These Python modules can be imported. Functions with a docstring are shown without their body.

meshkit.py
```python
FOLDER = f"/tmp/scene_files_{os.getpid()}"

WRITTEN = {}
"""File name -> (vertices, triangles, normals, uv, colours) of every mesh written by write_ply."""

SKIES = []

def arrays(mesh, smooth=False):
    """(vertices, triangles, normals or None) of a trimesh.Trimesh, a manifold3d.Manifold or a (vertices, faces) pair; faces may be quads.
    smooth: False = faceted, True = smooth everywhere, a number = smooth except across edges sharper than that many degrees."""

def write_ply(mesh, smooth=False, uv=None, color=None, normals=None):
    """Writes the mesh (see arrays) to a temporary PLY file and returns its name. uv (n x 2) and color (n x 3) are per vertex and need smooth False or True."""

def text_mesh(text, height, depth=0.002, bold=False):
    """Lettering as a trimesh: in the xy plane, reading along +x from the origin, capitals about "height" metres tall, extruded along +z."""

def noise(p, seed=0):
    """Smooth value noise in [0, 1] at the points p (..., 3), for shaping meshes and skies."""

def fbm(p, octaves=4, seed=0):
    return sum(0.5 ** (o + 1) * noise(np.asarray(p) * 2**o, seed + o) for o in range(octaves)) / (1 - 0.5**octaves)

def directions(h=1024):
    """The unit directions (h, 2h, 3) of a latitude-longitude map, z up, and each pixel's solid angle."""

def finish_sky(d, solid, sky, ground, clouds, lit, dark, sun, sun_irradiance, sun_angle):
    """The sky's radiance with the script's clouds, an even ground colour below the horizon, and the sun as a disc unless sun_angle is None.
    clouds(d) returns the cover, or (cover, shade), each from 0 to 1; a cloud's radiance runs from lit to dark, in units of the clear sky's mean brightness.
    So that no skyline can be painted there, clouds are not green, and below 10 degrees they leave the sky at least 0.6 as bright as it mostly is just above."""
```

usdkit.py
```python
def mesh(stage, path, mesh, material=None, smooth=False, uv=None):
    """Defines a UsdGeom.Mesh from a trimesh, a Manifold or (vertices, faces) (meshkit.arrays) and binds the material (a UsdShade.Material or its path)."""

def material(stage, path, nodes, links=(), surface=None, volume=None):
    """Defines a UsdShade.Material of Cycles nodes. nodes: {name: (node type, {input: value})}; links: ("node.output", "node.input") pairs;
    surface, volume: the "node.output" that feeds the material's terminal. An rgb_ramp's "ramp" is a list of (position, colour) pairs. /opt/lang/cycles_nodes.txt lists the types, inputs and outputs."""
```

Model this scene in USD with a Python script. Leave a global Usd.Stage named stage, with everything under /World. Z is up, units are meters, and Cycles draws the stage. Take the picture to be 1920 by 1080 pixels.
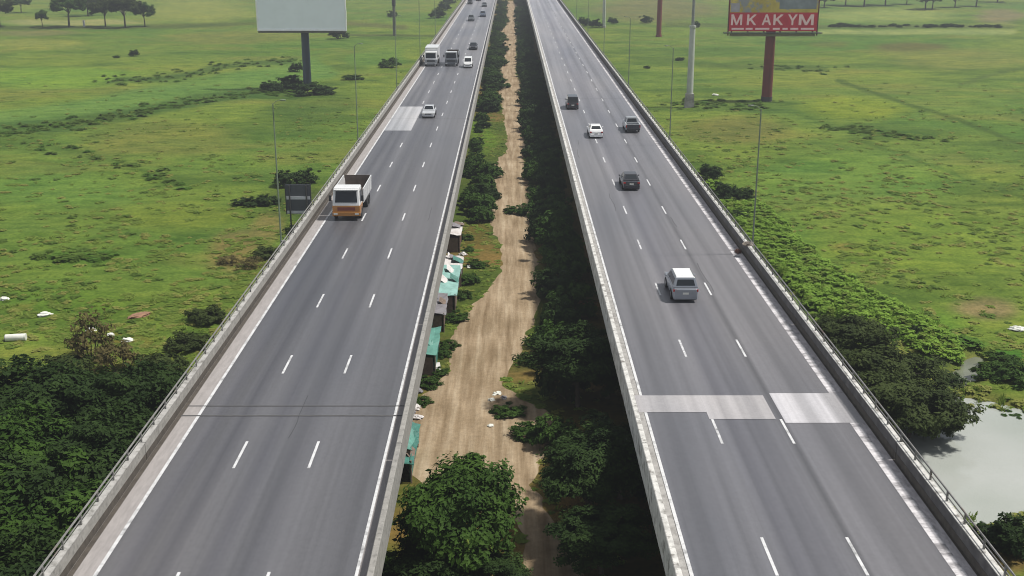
import math
import numpy as np
import trimesh, manifold3d
import meshkit, usdkit
from pxr import Usd, UsdGeom, UsdLux, UsdShade, Sdf, Gf, Vt

stage = Usd.Stage.CreateInMemory()
UsdGeom.SetStageUpAxis(stage, 'Z')
UsdGeom.SetStageMetersPerUnit(stage, 1.0)
World = UsdGeom.Xform.Define(stage, '/World')
stage.SetDefaultPrim(World.GetPrim())
UsdGeom.Scope.Define(stage, '/World/Looks')

# ------------------------------------------------------------------ camera, sky, sun
F = 2150.0                      # focal length in photo pixels (1920 wide)
PITCH = math.atan(662.0 / F)    # below the horizon
YAW = 3.0 * math.cos(PITCH) / F
CAMZ = 30.5                     # a drone 24 m above the decks
DECK = 6.5
cam = UsdGeom.Camera.Define(stage, '/World/camera')
cam.CreateHorizontalApertureAttr(36.0)
cam.CreateVerticalApertureAttr(20.25)
cam.CreateFocalLengthAttr(36.0 * F / 1920.0)
cam.CreateClippingRangeAttr(Gf.Vec2f(0.5, 9000))
cam.CreateExposureAttr(1.0)
cp, sp, cy, sy = math.cos(PITCH), math.sin(PITCH), math.cos(YAW), math.sin(YAW)
FWD = np.array([sy * cp, cy * cp, -sp]); RIGHT = np.array([cy, -sy, 0.0]); UP = np.cross(RIGHT, FWD)
CAM = np.array([0.0, 0.0, CAMZ])
m = np.eye(4); m[0, :3] = RIGHT; m[1, :3] = UP; m[2, :3] = -FWD; m[3, :3] = CAM
UsdGeom.Xformable(cam).AddTransformOp().Set(Gf.Matrix4d(*[float(x) for x in m.ravel()]))

SUN = np.array([0.50, 0.02, 0.86]); SUN = SUN / np.linalg.norm(SUN)
sun_el, sun_rot = math.asin(SUN[2]), math.atan2(SUN[0], SUN[1])
sun = UsdLux.DistantLight.Define(stage, '/World/sun')
sun.CreateIntensityAttr(0.68); sun.CreateAngleAttr(5.0); sun.CreateColorAttr(Gf.Vec3f(1.0, 0.97, 0.92))
sun.GetPrim().CreateAttribute('inputs:normalize', Sdf.ValueTypeNames.Bool).Set(True)
zax = SUN; xax = np.cross([0, 0, 1.0], zax); xax /= np.linalg.norm(xax); yax = np.cross(zax, xax)
m = np.eye(4); m[0, :3] = xax; m[1, :3] = yax; m[2, :3] = zax
UsdGeom.Xformable(sun).AddTransformOp().Set(Gf.Matrix4d(*[float(x) for x in m.ravel()]))

sky_m = usdkit.material(stage, '/World/Looks/sky_clouds', {
    'tc': ('texture_coordinate', {}),
    'mp': ('mapping', {'scale': (1.0, 1.0, 2.2)}),
    'n': ('noise_texture', {'scale': 2.6, 'detail': 6.0, 'roughness': 0.55}),
    'cover': ('rgb_ramp', {'ramp': [(0.28, (0.45,) * 3), (0.62, (0.95,) * 3)]}),
    'shade': ('rgb_ramp', {'ramp': [(0.25, (3.0, 3.15, 3.4)), (0.75, (4.6, 4.65, 4.7))]}),
    'sky': ('sky_texture', {'sky_type': 'single_scattering', 'sun_disc': False, 'sun_elevation': sun_el, 'sun_rotation': sun_rot}),
    'mix': ('mix', {}),
    'bg': ('background_shader', {'strength': 0.06}),
}, [('tc.generated', 'mp.vector'), ('mp.vector', 'n.vector'), ('n.fac', 'cover.fac'), ('n.fac', 'shade.fac'), ('cover.color', 'mix.fac'),
    ('sky.color', 'mix.color1'), ('shade.color', 'mix.color2'), ('mix.color', 'bg.color')], surface='bg.background')
dome = UsdLux.DomeLight.Define(stage, '/World/sky')
UsdShade.MaterialBindingAPI.Apply(dome.GetPrim()).Bind(sky_m)
for k, v in (('label', 'pale clouded daytime sky above the plain'), ('category', 'sky'), ('kind', 'structure')):
    dome.GetPrim().SetCustomDataByKey(k, v)

# ------------------------------------------------------------------ pixel <-> world (photo pixels)
def at(px, py, z=0.0):
    d = FWD * F + RIGHT * (px - 960.0) - UP * (py - 540.0)
    t = (z - CAMZ) / d[2]
    return CAM + d * t

def to_px(P):
    q = np.asarray(P, float) - CAM
    zc = np.maximum(q @ FWD, 1.0)
    return 960 + F * (q @ RIGHT) / zc, 540 - F * (q @ UP) / zc

def deck_y(py):                 # distance along the road of a pixel row on the decks
    return at(957, py, DECK)[1]

# ------------------------------------------------------------------ prims
used = {}
def numbered(parent, name):
    k = (parent, name); n = used.get(k, 0); used[k] = n + 1
    return name if n == 0 else f'{name}_{n:03d}'

def path_of(p):
    return str(p.GetPath()) if hasattr(p, 'GetPath') else str(p)

def tag(prim, label=None, cat=None, group=None, kind=None):
    prim = prim.GetPrim() if hasattr(prim, 'GetPrim') else prim
    for k, v in (('label', label), ('category', cat), ('group', group), ('kind', kind)):
        if v: prim.SetCustomDataByKey(k, v)
    return prim

def thing(name, label, cat, loc=(0, 0, 0), rz=0.0, group=None, kind=None, scale=None, parent='/World'):
    x = UsdGeom.Xform.Define(stage, f'{path_of(parent)}/{numbered(path_of(parent), name)}')
    x.AddTranslateOp().Set(Gf.Vec3d(*map(float, loc)))
    x.AddRotateZOp().Set(math.degrees(rz))
    if scale is not None: x.AddScaleOp().Set(Gf.Vec3f(*map(float, np.broadcast_to(scale, 3))))
    return tag(x, label, cat, group, kind)

def obj(name, mesh, mat, parent='/World', smooth=False, **t):
    if isinstance(mesh, MB): mesh = mesh.get()
    pp = path_of(parent)
    g = usdkit.mesh(stage, f'{pp}/{numbered(pp, name)}', mesh, mat, smooth)
    return tag(g, **t) if t else g.GetPrim()

def copy_of(cls, name, label, cat, loc, rz, scale, group=None):
    x = UsdGeom.Xform.Define(stage, f'/World/{numbered("/World", name)}')
    x.AddTranslateOp().Set(Gf.Vec3d(*map(float, loc))); x.AddRotateZOp().Set(math.degrees(rz))
    x.AddScaleOp().Set(Gf.Vec3f(*map(float, np.broadcast_to(scale, 3))))
    x.GetPrim().GetReferences().AddInternalReference(cls); x.GetPrim().SetInstanceable(True)
    return tag(x, label, cat, group)

class MB:
    def __init__(s): s.v, s.f, s.n = [], [], 0
    def add(s, v, f):
        v = np.asarray(v, float); f = np.asarray(f, int)
        if f.shape[1] == 4: f = np.vstack([f[:, [0, 1, 2]], f[:, [0, 2, 3]]])
        s.v.append(v); s.f.append(f + s.n); s.n += len(v); return s
    def tm(s, t): return s.add(t.vertices, t.faces)
    def box(s, c, size, rz=0.0, taper=None):
        h = np.array(size, float) / 2
        v = np.array([[a, b, d] for d in (-1, 1) for b in (-1, 1) for a in (-1, 1)], float) * h
        if taper is not None: v[4:, :2] *= taper
        if rz: v[:, :2] = v[:, :2] @ np.array([[math.cos(rz), math.sin(rz)], [-math.sin(rz), math.cos(rz)]])
        return s.add(v + np.array(c, float), [[0, 2, 3, 1], [4, 5, 7, 6], [0, 1, 5, 4], [2, 6, 7, 3], [0, 4, 6, 2], [1, 3, 7, 5]])
    def tube(s, pts, rad, sides=8):
        p = np.asarray(pts, float); rad = np.broadcast_to(rad, (len(p),))
        t = np.gradient(p, axis=0); t /= np.linalg.norm(t, axis=1, keepdims=True) + 1e-12
        a = np.cross(t, np.where(np.abs(t[:, 2:]) < 0.9, [0, 0, 1.0], [1.0, 0, 0])); a /= np.linalg.norm(a, axis=1, keepdims=True) + 1e-12
        b = np.cross(t, a); an = np.arange(sides) * 2 * np.pi / sides
        v = p[:, None] + rad[:, None, None] * (np.cos(an)[None, :, None] * a[:, None] + np.sin(an)[None, :, None] * b[:, None])
        i, j = np.meshgrid(np.arange(len(p) - 1), np.arange(sides), indexing='ij')
        q = np.stack([i * sides + j, i * sides + (j + 1) % sides, (i + 1) * sides + (j + 1) % sides, (i + 1) * sides + j], -1).reshape(-1, 4)
        k = len(p) * sides
        v = np.vstack([v.reshape(-1, 3), p[:1], p[-1:]])
        caps = [[k, (x + 1) % sides, x] for x in range(sides)] + [[k + 1, (len(p) - 1) * sides + x, (len(p) - 1) * sides + (x + 1) % sides] for x in range(sides)]
        return s.add(v, np.vstack([q[:, [0, 1, 2]], q[:, [0, 2, 3]], caps]))
    def quad(s, a, b, c, d, th=0.0):
        v = np.array([a, b, c, d], float)
        if th:
            n = np.cross(v[1] - v[0], v[3] - v[0]); n /= np.linalg.norm(n)
            v = np.vstack([v, v - n * th])
            return s.add(v, [[0, 1, 2, 3], [7, 6, 5, 4], [0, 4, 5, 1], [1, 5, 6, 2], [2, 6, 7, 3], [3, 7, 4, 0]])
        return s.add(v, [[0, 1, 2, 3]])
    def get(s): return trimesh.Trimesh(np.vstack(s.v), np.vstack(s.f), process=False)

_ico = trimesh.creation.icosphere(1).vertices
def round_hull(points, r):
    p = np.asarray(points, float)
    return manifold3d.Manifold.hull_points((p[:, None] + _ico[None] * r).reshape(-1, 3))

# ------------------------------------------------------------------ materials
def mat(name, col, rough=0.6, var=0.15, scale=6.0, metallic=0.0, spec=0.5, bump=0.0, coat=0.0, stretch=(1, 1, 1), dirt=None, dirt_at=(0.55, 0.75), dirt_scale=1.0):
    lo, hi = tuple(c * (1 - var) for c in col), tuple(min(c * (1 + var), 0.95) for c in col)
    n = {'g': ('geometry', {}), 'mp': ('mapping', {'scale': stretch}), 'n': ('noise_texture', {'scale': scale, 'detail': 4.0, 'roughness': 0.6}),
         'r': ('rgb_ramp', {'ramp': [(0.3, lo), (0.7, hi)]}),
         'p': ('principled_bsdf', {'roughness': rough, 'metallic': metallic, 'specular_ior_level': spec, 'coat_weight': coat})}
    l = [('g.position', 'mp.vector'), ('mp.vector', 'n.vector'), ('n.fac', 'r.fac')]
    out = 'r.color'
    if dirt is not None:
        n['dn'] = ('noise_texture', {'scale': dirt_scale, 'detail': 5.0, 'roughness': 0.65})
        n['dr'] = ('rgb_ramp', {'ramp': [(dirt_at[0], (0,) * 3), (dirt_at[1], (1,) * 3)]})
        n['dm'] = ('mix', {'color2': dirt})
        l += [('mp.vector', 'dn.vector'), ('dn.fac', 'dr.fac'), ('dr.color', 'dm.fac'), (out, 'dm.color1')]; out = 'dm.color'
    l.append((out, 'p.base_color'))
    if bump:
        n['b'] = ('bump', {'strength': bump, 'distance': 0.03}); l += [('n.fac', 'b.height'), ('b.normal', 'p.normal')]
    return usdkit.material(stage, f'/World/Looks/{name}', n, l, surface='p.BSDF')

def leaf_mat(name, dark, mid, light, trans=0.3):
    return usdkit.material(stage, f'/World/Looks/{name}', {
        'g': ('geometry', {}), 'oi': ('object_info', {}),
        'n': ('noise_texture', {'scale': 0.55, 'detail': 3.0}),
        'a': ('math', {'math_type': 'multiply_add', 'value2': 0.55}),
        'r': ('rgb_ramp', {'ramp': [(0.2, dark), (0.55, mid), (0.95, light)]}),
        'nm': ('math', {'math_type': 'multiply', 'value2': 0.62}),
        'p': ('principled_bsdf', {'roughness': 0.7, 'specular_ior_level': 0.12}), 't': ('translucent_bsdf', {}), 'm': ('mix_closure', {'fac': trans})},
        [('g.position', 'n.vector'), ('n.fac', 'nm.value1'), ('g.random_per_island', 'a.value1'), ('nm.value', 'a.value3'), ('a.value', 'r.fac'),
         ('r.color', 'p.base_color'), ('r.color', 't.color'), ('p.BSDF', 'm.closure1'), ('t.BSDF', 'm.closure2')], surface='m.closure')

concrete = mat('concrete', (0.30, 0.285, 0.265), 0.85, 0.22, 1.6, bump=0.2, dirt=(0.10, 0.095, 0.085), dirt_at=(0.52, 0.8), dirt_scale=0.9)
parapet_white = mat('parapet_whitewash', (0.47, 0.46, 0.43), 0.8, 0.2, 2.5, bump=0.2, dirt=(0.14, 0.13, 0.115), dirt_at=(0.5, 0.66), dirt_scale=2.0)
shade_concrete = mat('shade_painted_concrete', (0.055, 0.053, 0.048), 0.9, 0.3, 1.0)  # deck and pier concrete painted near black, shade put into its colour
parapet_grey = mat('parapet_concrete', (0.235, 0.225, 0.205), 0.85, 0.18, 2.5, bump=0.2, dirt=(0.11, 0.105, 0.095), dirt_at=(0.5, 0.8), dirt_scale=4.0)
parapet_pale = mat('parapet_pale_concrete', (0.33, 0.32, 0.30), 0.85, 0.2, 2.5, bump=0.2, dirt=(0.12, 0.115, 0.10), dirt_at=(0.5, 0.72), dirt_scale=2.6)
shoulder_m = mat('shoulder_concrete', (0.26, 0.24, 0.23), 0.85, 0.14, 3.0, stretch=(2.0, 0.35, 1), dirt=(0.16, 0.14, 0.13), dirt_at=(0.55, 0.85), dirt_scale=0.6)
shoulder_r = mat('worn_pale_shoulder', (0.40, 0.375, 0.38), 0.85, 0.22, 2.6, stretch=(1.6, 0.7, 1), dirt=(0.16, 0.15, 0.15), dirt_at=(0.5, 0.75), dirt_scale=1.4)
gutter = mat('gutter_dirt', (0.06, 0.05, 0.04), 0.95, 0.3, 3.0)
paint_w = mat('road_paint', (0.50, 0.50, 0.50), 0.7, 0.12, 5.0, dirt=(0.16, 0.16, 0.16), dirt_at=(0.5, 0.72), dirt_scale=1.6)
paint_old = mat('old_road_paint', (0.50, 0.48, 0.485), 0.75, 0.2, 3.5, stretch=(0.8, 1.6, 1), dirt=(0.20, 0.19, 0.195), dirt_at=(0.46, 0.62), dirt_scale=1.1)
strip_pale = mat('pale_strip', (0.27, 0.26, 0.245), 0.8, 0.2, 2.5, dirt=(0.16, 0.15, 0.14), dirt_at=(0.5, 0.7), dirt_scale=1.7)
shade_face = mat('shade_painted_face', (0.075, 0.070, 0.070), 0.9, 0.3, 1.5, dirt=(0.13, 0.12, 0.115), dirt_at=(0.5, 0.7), dirt_scale=1.0)  # wall colour darkened to stand for the shade on its road side
patch_m = mat('slab_patch', (0.33, 0.315, 0.31), 0.85, 0.16, 1.2, stretch=(1.6, 0.25, 1), dirt=(0.2, 0.185, 0.18), dirt_at=(0.5, 0.72), dirt_scale=0.8)
patch_w = mat('slab_patch_new', (0.42, 0.41, 0.415), 0.85, 0.12, 0.9, stretch=(1.6, 0.25, 1), dirt=(0.26, 0.245, 0.245), dirt_at=(0.45, 0.62), dirt_scale=0.8)
joint_m = mat('joint_rubber', (0.058, 0.056, 0.056), 0.8, 0.2, 3.0)
steel = mat('galvanised_steel', (0.20, 0.21, 0.20), 0.55, 0.15, 2.0, metallic=0.3)
rail_m = mat('rail_steel', (0.16, 0.155, 0.145), 0.6, 0.25, 2.0, dirt=(0.09, 0.05, 0.03), dirt_scale=1.0)
pole_grey = mat('pole_dull_grey', (0.12, 0.145, 0.11), 0.6, 0.12, 1.0)
pole_green = mat('pole_pale_green', (0.15, 0.19, 0.13), 0.6, 0.12, 1.0)
white_panel = mat('white_board', (0.82, 0.86, 0.90), 0.6, 0.04, 0.3)
white_trim = mat('white_trim', (0.82, 0.82, 0.82), 0.6, 0.05, 1.0)
pole_blue = mat('pole_dark_blue', (0.020, 0.034, 0.052), 0.45, 0.2, 1.0)
pole_red = mat('pole_oxide_red', (0.12, 0.020, 0.013), 0.6, 0.2, 0.8)
pole_white = mat('pole_white', (0.36, 0.38, 0.34), 0.6, 0.1, 0.8)
dark_steel = mat('dark_steel', (0.035, 0.036, 0.035), 0.6, 0.2, 1.0)
sign_red = mat('sign_red', (0.50, 0.020, 0.045), 0.6, 0.1, 0.5)
sign_pink = mat('sign_letter', (0.85, 0.58, 0.60), 0.6, 0.05, 0.5)
sign_yellow = mat('sign_picture', (0.50, 0.38, 0.08), 0.6, 0.35, 0.25, dirt=(0.26, 0.26, 0.28), dirt_at=(0.5, 0.55), dirt_scale=0.22)
sign_grey = mat('sign_picture_grey', (0.20, 0.22, 0.25), 0.6, 0.3, 0.4)
catwalk_m = mat('catwalk_grey', (0.09, 0.085, 0.075), 0.7, 0.2, 1.0)
board_grey = mat('sign_back_grey', (0.07, 0.075, 0.085), 0.55, 0.12, 1.2)
board_strip = mat('sign_back_strip', (0.5, 0.51, 0.53), 0.5, 0.1, 1.5)
bark = mat('bark', (0.06, 0.045, 0.032), 0.9, 0.3, 5.0)
twig_m = mat('dry_twig', (0.13, 0.09, 0.055), 0.9, 0.3, 4.0)
rubber = mat('rubber', (0.018, 0.018, 0.019), 0.85, 0.15, 5.0)
rim_m = mat('rim_alloy', (0.35, 0.35, 0.36), 0.35, 0.05, 5.0, metallic=0.8)
black_plastic = mat('black_plastic', (0.02, 0.02, 0.022), 0.6, 0.1, 5.0)
glass_m = usdkit.material(stage, '/World/Looks/car_glass', {'p': ('principled_bsdf', {'base_color': (0.012, 0.015, 0.018), 'roughness': 0.06, 'specular_ior_level': 0.45})}, [], surface='p.BSDF')
lamp_red = mat('tail_lamp_red', (0.30, 0.015, 0.012), 0.25, 0.05, 3.0)
lamp_clear = mat('head_lamp_clear', (0.55, 0.55, 0.52), 0.15, 0.05, 3.0)
plate_m = mat('plate_white', (0.55, 0.55, 0.5), 0.5, 0.05, 5.0)
def paint(name, c, metallic=0.0, rough=0.32): return mat('paint_' + name, c, rough, 0.05, 1.5, metallic=metallic, coat=0.5)
P_silver = paint('silver', (0.20, 0.215, 0.24), 0.3); P_white = paint('white', (0.66, 0.66, 0.65)); P_black = paint('black', (0.012, 0.012, 0.016))
P_grey = paint('grey', (0.10, 0.11, 0.12), 0.3); P_pearl = paint('pearl', (0.46, 0.47, 0.48), 0.1); P_dark = paint('charcoal', (0.03, 0.032, 0.04), 0.2)
P_blue = paint('steel_blue', (0.10, 0.12, 0.16), 0.3); P_orange = paint('orange', (0.36, 0.16, 0.035)); P_rust = paint('rust_red', (0.15, 0.035, 0.018)); P_lgrey = paint('light_grey', (0.24, 0.25, 0.26))
bed_in = mat('tipper_bed_inside', (0.10, 0.078, 0.065), 0.85, 0.25, 1.5)
tarp_teal = mat('tarp_teal', (0.085, 0.23, 0.185), 0.6, 0.2, 1.5, bump=0.3, dirt=(0.06, 0.15, 0.13), dirt_scale=1.0)
tarp_pale = mat('tarp_pale_turquoise', (0.20, 0.36, 0.32), 0.6, 0.2, 1.5, bump=0.3, dirt=(0.10, 0.24, 0.22), dirt_scale=1.0)
tarp_green = mat('tarp_dark_green', (0.035, 0.14, 0.11), 0.6, 0.3, 2.0, bump=0.3)
sheet_white = mat('sheet_white', (0.52, 0.49, 0.47), 0.6, 0.12, 2.0, dirt=(0.3, 0.26, 0.23), dirt_scale=1.0)
sheet_grey = mat('sheet_grey', (0.17, 0.16, 0.17), 0.6, 0.2, 2.0, dirt=(0.12, 0.07, 0.05), dirt_scale=1.2)
wood = mat('old_wood', (0.15, 0.11, 0.085), 0.9, 0.3, 4.0)
junk_w = mat('litter_white', (0.58, 0.58, 0.52), 0.7, 0.12, 3.0)
junk_brown = mat('litter_brown', (0.10, 0.045, 0.03), 0.8, 0.2, 3.0)
sand_m = mat('sand_heap', (0.22, 0.12, 0.07), 0.95, 0.25, 2.0)

leaf_dark = leaf_mat('leaf_dark', (0.014, 0.030, 0.006), (0.044, 0.080, 0.016), (0.11, 0.165, 0.034))
leaf_mid = leaf_mat('leaf_mid', (0.026, 0.058, 0.008), (0.060, 0.115, 0.016), (0.125, 0.19, 0.034))
leaf_olive = leaf_mat('leaf_olive', (0.026, 0.040, 0.009), (0.07, 0.095, 0.022), (0.14, 0.17, 0.046))
leaf_weed = leaf_mat('leaf_weed', (0.16, 0.27, 0.035), (0.26, 0.40, 0.055), (0.37, 0.50, 0.09), 0.4)
leaf_bank = leaf_mat('leaf_bank', (0.07, 0.15, 0.018), (0.14, 0.25, 0.033), (0.22, 0.33, 0.055), 0.4)
leaf_dry = leaf_mat('leaf_dry', (0.08, 0.066, 0.024), (0.15, 0.125, 0.046), (0.22, 0.185, 0.08))
grass_m = leaf_mat('grass_blade', (0.15, 0.215, 0.035), (0.22, 0.29, 0.05), (0.30, 0.36, 0.075), 0.45)
grass_dry = leaf_mat('grass_blade_dry', (0.24, 0.26, 0.06), (0.30, 0.31, 0.08), (0.38, 0.37, 0.12), 0.45)
grass_deep = leaf_mat('grass_deep', (0.08, 0.135, 0.02), (0.13, 0.205, 0.03), (0.19, 0.27, 0.045), 0.4)

# asphalt: wheel tracks and streaks run along the road (world y)
def asphalt(name, tracks, base):
    n = {'g': ('geometry', {}), 'x': ('separate_xyz', {}), 'ms': ('mapping', {'scale': (1.3, 0.012, 1)}), 'ns': ('noise_texture', {'scale': 1.0, 'detail': 4.0, 'roughness': 0.6}),
         'mb': ('mapping', {'scale': (0.10, 0.022, 1)}), 'nb': ('noise_texture', {'scale': 1.0, 'detail': 3.0}),
         'ng': ('noise_texture', {'scale': 5.0, 'detail': 3.0, 'roughness': 0.7}),
         'rs': ('rgb_ramp', {'ramp': [(0.3, tuple(c * 0.74 for c in base)), (0.7, tuple(c * 1.22 for c in base))]}),
         'rb': ('rgb_ramp', {'ramp': [(0.32, (0.78, 0.81, 0.87)), (0.68, (1.16, 1.13, 1.11))]}), 'rg': ('rgb_ramp', {'ramp': [(0.3, (0.93,) * 3), (0.7, (1.07,) * 3)]}),
         'm1': ('mix', {'mix_type': 'multiply', 'fac': 1.0}), 'm2': ('mix', {'mix_type': 'multiply', 'fac': 1.0}), 'm3': ('mix', {'mix_type': 'multiply', 'fac': 1.0}),
         'map': ('map_range', {'from_min': tracks[0][0], 'from_max': tracks[-1][0], 'clamp': True}),
         'rt': ('rgb_ramp', {'ramp': [((p - tracks[0][0]) / (tracks[-1][0] - tracks[0][0]), c) for p, c in tracks]}),
         'my': ('map_range', {'from_min': 90.0, 'from_max': 380.0, 'to_min': 1.0, 'to_max': 1.85, 'clamp': True}), 'm4': ('mix', {'mix_type': 'multiply', 'fac': 1.0}),  # paler with distance: grazing sky sheen and haze painted into the asphalt
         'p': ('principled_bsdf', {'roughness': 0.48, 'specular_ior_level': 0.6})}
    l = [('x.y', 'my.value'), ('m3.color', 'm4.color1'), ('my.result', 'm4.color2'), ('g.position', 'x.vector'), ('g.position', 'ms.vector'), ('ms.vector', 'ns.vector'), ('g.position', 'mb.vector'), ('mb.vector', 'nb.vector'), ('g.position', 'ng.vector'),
         ('ns.fac', 'rs.fac'), ('nb.fac', 'rb.fac'), ('ng.fac', 'rg.fac'), ('rs.color', 'm1.color1'), ('rb.color', 'm1.color2'), ('m1.color', 'm2.color1'), ('rg.color', 'm2.color2'),
         ('x.x', 'map.value'), ('map.result', 'rt.fac'), ('m2.color', 'm3.color1'), ('rt.color', 'm3.color2'), ('m4.color', 'p.base_color')]
    return usdkit.material(stage, f'/World/Looks/{name}', n, l, surface='p.BSDF')
g_ = lambda v, b=1.0: (v, v, v * b)
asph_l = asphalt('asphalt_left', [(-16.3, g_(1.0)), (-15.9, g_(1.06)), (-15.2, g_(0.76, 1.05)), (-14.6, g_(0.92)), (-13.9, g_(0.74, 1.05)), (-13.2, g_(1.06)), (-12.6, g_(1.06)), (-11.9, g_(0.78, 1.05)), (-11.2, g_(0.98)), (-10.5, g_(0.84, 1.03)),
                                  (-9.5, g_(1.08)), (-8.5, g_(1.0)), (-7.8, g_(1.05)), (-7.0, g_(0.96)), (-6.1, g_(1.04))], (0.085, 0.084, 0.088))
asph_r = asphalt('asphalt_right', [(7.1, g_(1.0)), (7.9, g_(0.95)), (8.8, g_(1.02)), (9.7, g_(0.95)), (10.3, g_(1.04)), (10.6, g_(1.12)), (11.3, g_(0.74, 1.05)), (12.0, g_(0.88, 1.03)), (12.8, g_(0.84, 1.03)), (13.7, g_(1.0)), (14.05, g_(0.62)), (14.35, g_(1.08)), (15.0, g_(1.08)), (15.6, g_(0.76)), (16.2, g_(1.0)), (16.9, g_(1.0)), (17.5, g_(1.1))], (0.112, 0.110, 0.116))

tr_ = lambda *p: [(a, g_(b)) for a, b in p]
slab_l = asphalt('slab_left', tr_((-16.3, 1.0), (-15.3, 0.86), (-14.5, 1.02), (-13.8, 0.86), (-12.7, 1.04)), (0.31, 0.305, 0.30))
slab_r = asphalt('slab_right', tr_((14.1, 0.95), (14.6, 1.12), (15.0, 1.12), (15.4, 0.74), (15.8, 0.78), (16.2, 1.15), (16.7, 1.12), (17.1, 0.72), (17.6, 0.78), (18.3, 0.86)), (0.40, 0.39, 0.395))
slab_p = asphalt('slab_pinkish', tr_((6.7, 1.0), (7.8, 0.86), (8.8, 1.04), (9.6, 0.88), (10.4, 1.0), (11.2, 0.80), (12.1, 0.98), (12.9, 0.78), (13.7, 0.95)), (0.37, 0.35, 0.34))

# ------------------------------------------------------------------ terrain
rng = np.random.default_rng(7)
def seg_dist(x, y, pts):
    d = np.full(x.shape, 1e9)
    for (ax, ay), (bx, by) in zip(pts[:-1], pts[1:]):
        vx, vy = bx - ax, by - ay
        t = np.clip(((x - ax) * vx + (y - ay) * vy) / (vx * vx + vy * vy), 0, 1)
        d = np.minimum(d, np.hypot(x - ax - t * vx, y - ay - t * vy))
    return d

from shapely.geometry import Polygon, Point
import shapely
def world_poly(px, z=0.0): return Polygon([at(a, b, z)[:2] for a, b in px]).buffer(0)
def wobble(poly, amp, seed, step=0.6, freq=0.35, ease=0.5):
    poly = poly.buffer(ease).buffer(-2 * ease).buffer(ease)
    if poly.geom_type != 'Polygon': poly = max(poly.geoms, key=lambda g: g.area)
    n = max(24, int(poly.exterior.length / step))
    p = np.array([poly.exterior.interpolate(i / n, normalized=True).coords[0] for i in range(n)])
    q = np.c_[p * freq, np.zeros(n)]
    d = np.c_[meshkit.fbm(q, 3, seed) - 0.5, meshkit.fbm(q + 31.7, 3, seed + 5) - 0.5] * 2 * amp
    return Polygon(p + d).buffer(0)

POND = wobble(world_poly([(1560, 700), (1700, 728), (1770, 742), (1830, 748), (1880, 762), (1920, 772), (2100, 800), (2150, 1010), (1920, 990), (1850, 1000), (1800, 990), (1650, 900)], -0.3), 0.6, 3)
PUDDLE = wobble(world_poly([(1762, 716), (1800, 690), (1822, 668), (1838, 664), (1838, 690), (1826, 706), (1795, 722)], -0.3), 0.35, 9, ease=0.1)

def axis(lo, hi, a, b, step, grow):
    xs = list(np.arange(a, b, step)); s = step
    x = xs[-1]
    while x < hi: s = min(s * grow, 160); x += s; xs.append(x)
    s = step; x = xs[0]
    while x > lo: s = min(s * grow, 160); x -= s; xs.insert(0, x)
    return np.array(xs)
gx = axis(-3000, 3000, -130, 130, 0.85, 1.035); gy = axis(-60, 4000, 34, 150, 0.8, 1.014)
GX, GY = np.meshgrid(gx, gy)
pts = np.c_[GX.ravel(), GY.ravel()]
def terrain(x, y):
    away = np.clip((np.abs(x - 0.5) - 20.5) / 6, 0, 1)
    p = np.c_[x * 0.11, y * 0.11, np.zeros_like(x)]
    h = (meshkit.fbm(p, 4, 2) - 0.5) * 0.8 * away
    return h
H = terrain(pts[:, 0], pts[:, 1])
P2 = shapely.points(pts)
near = (pts[:, 0] > 10) & (pts[:, 0] < 70) & (pts[:, 1] > 20) & (pts[:, 1] < 90)
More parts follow.
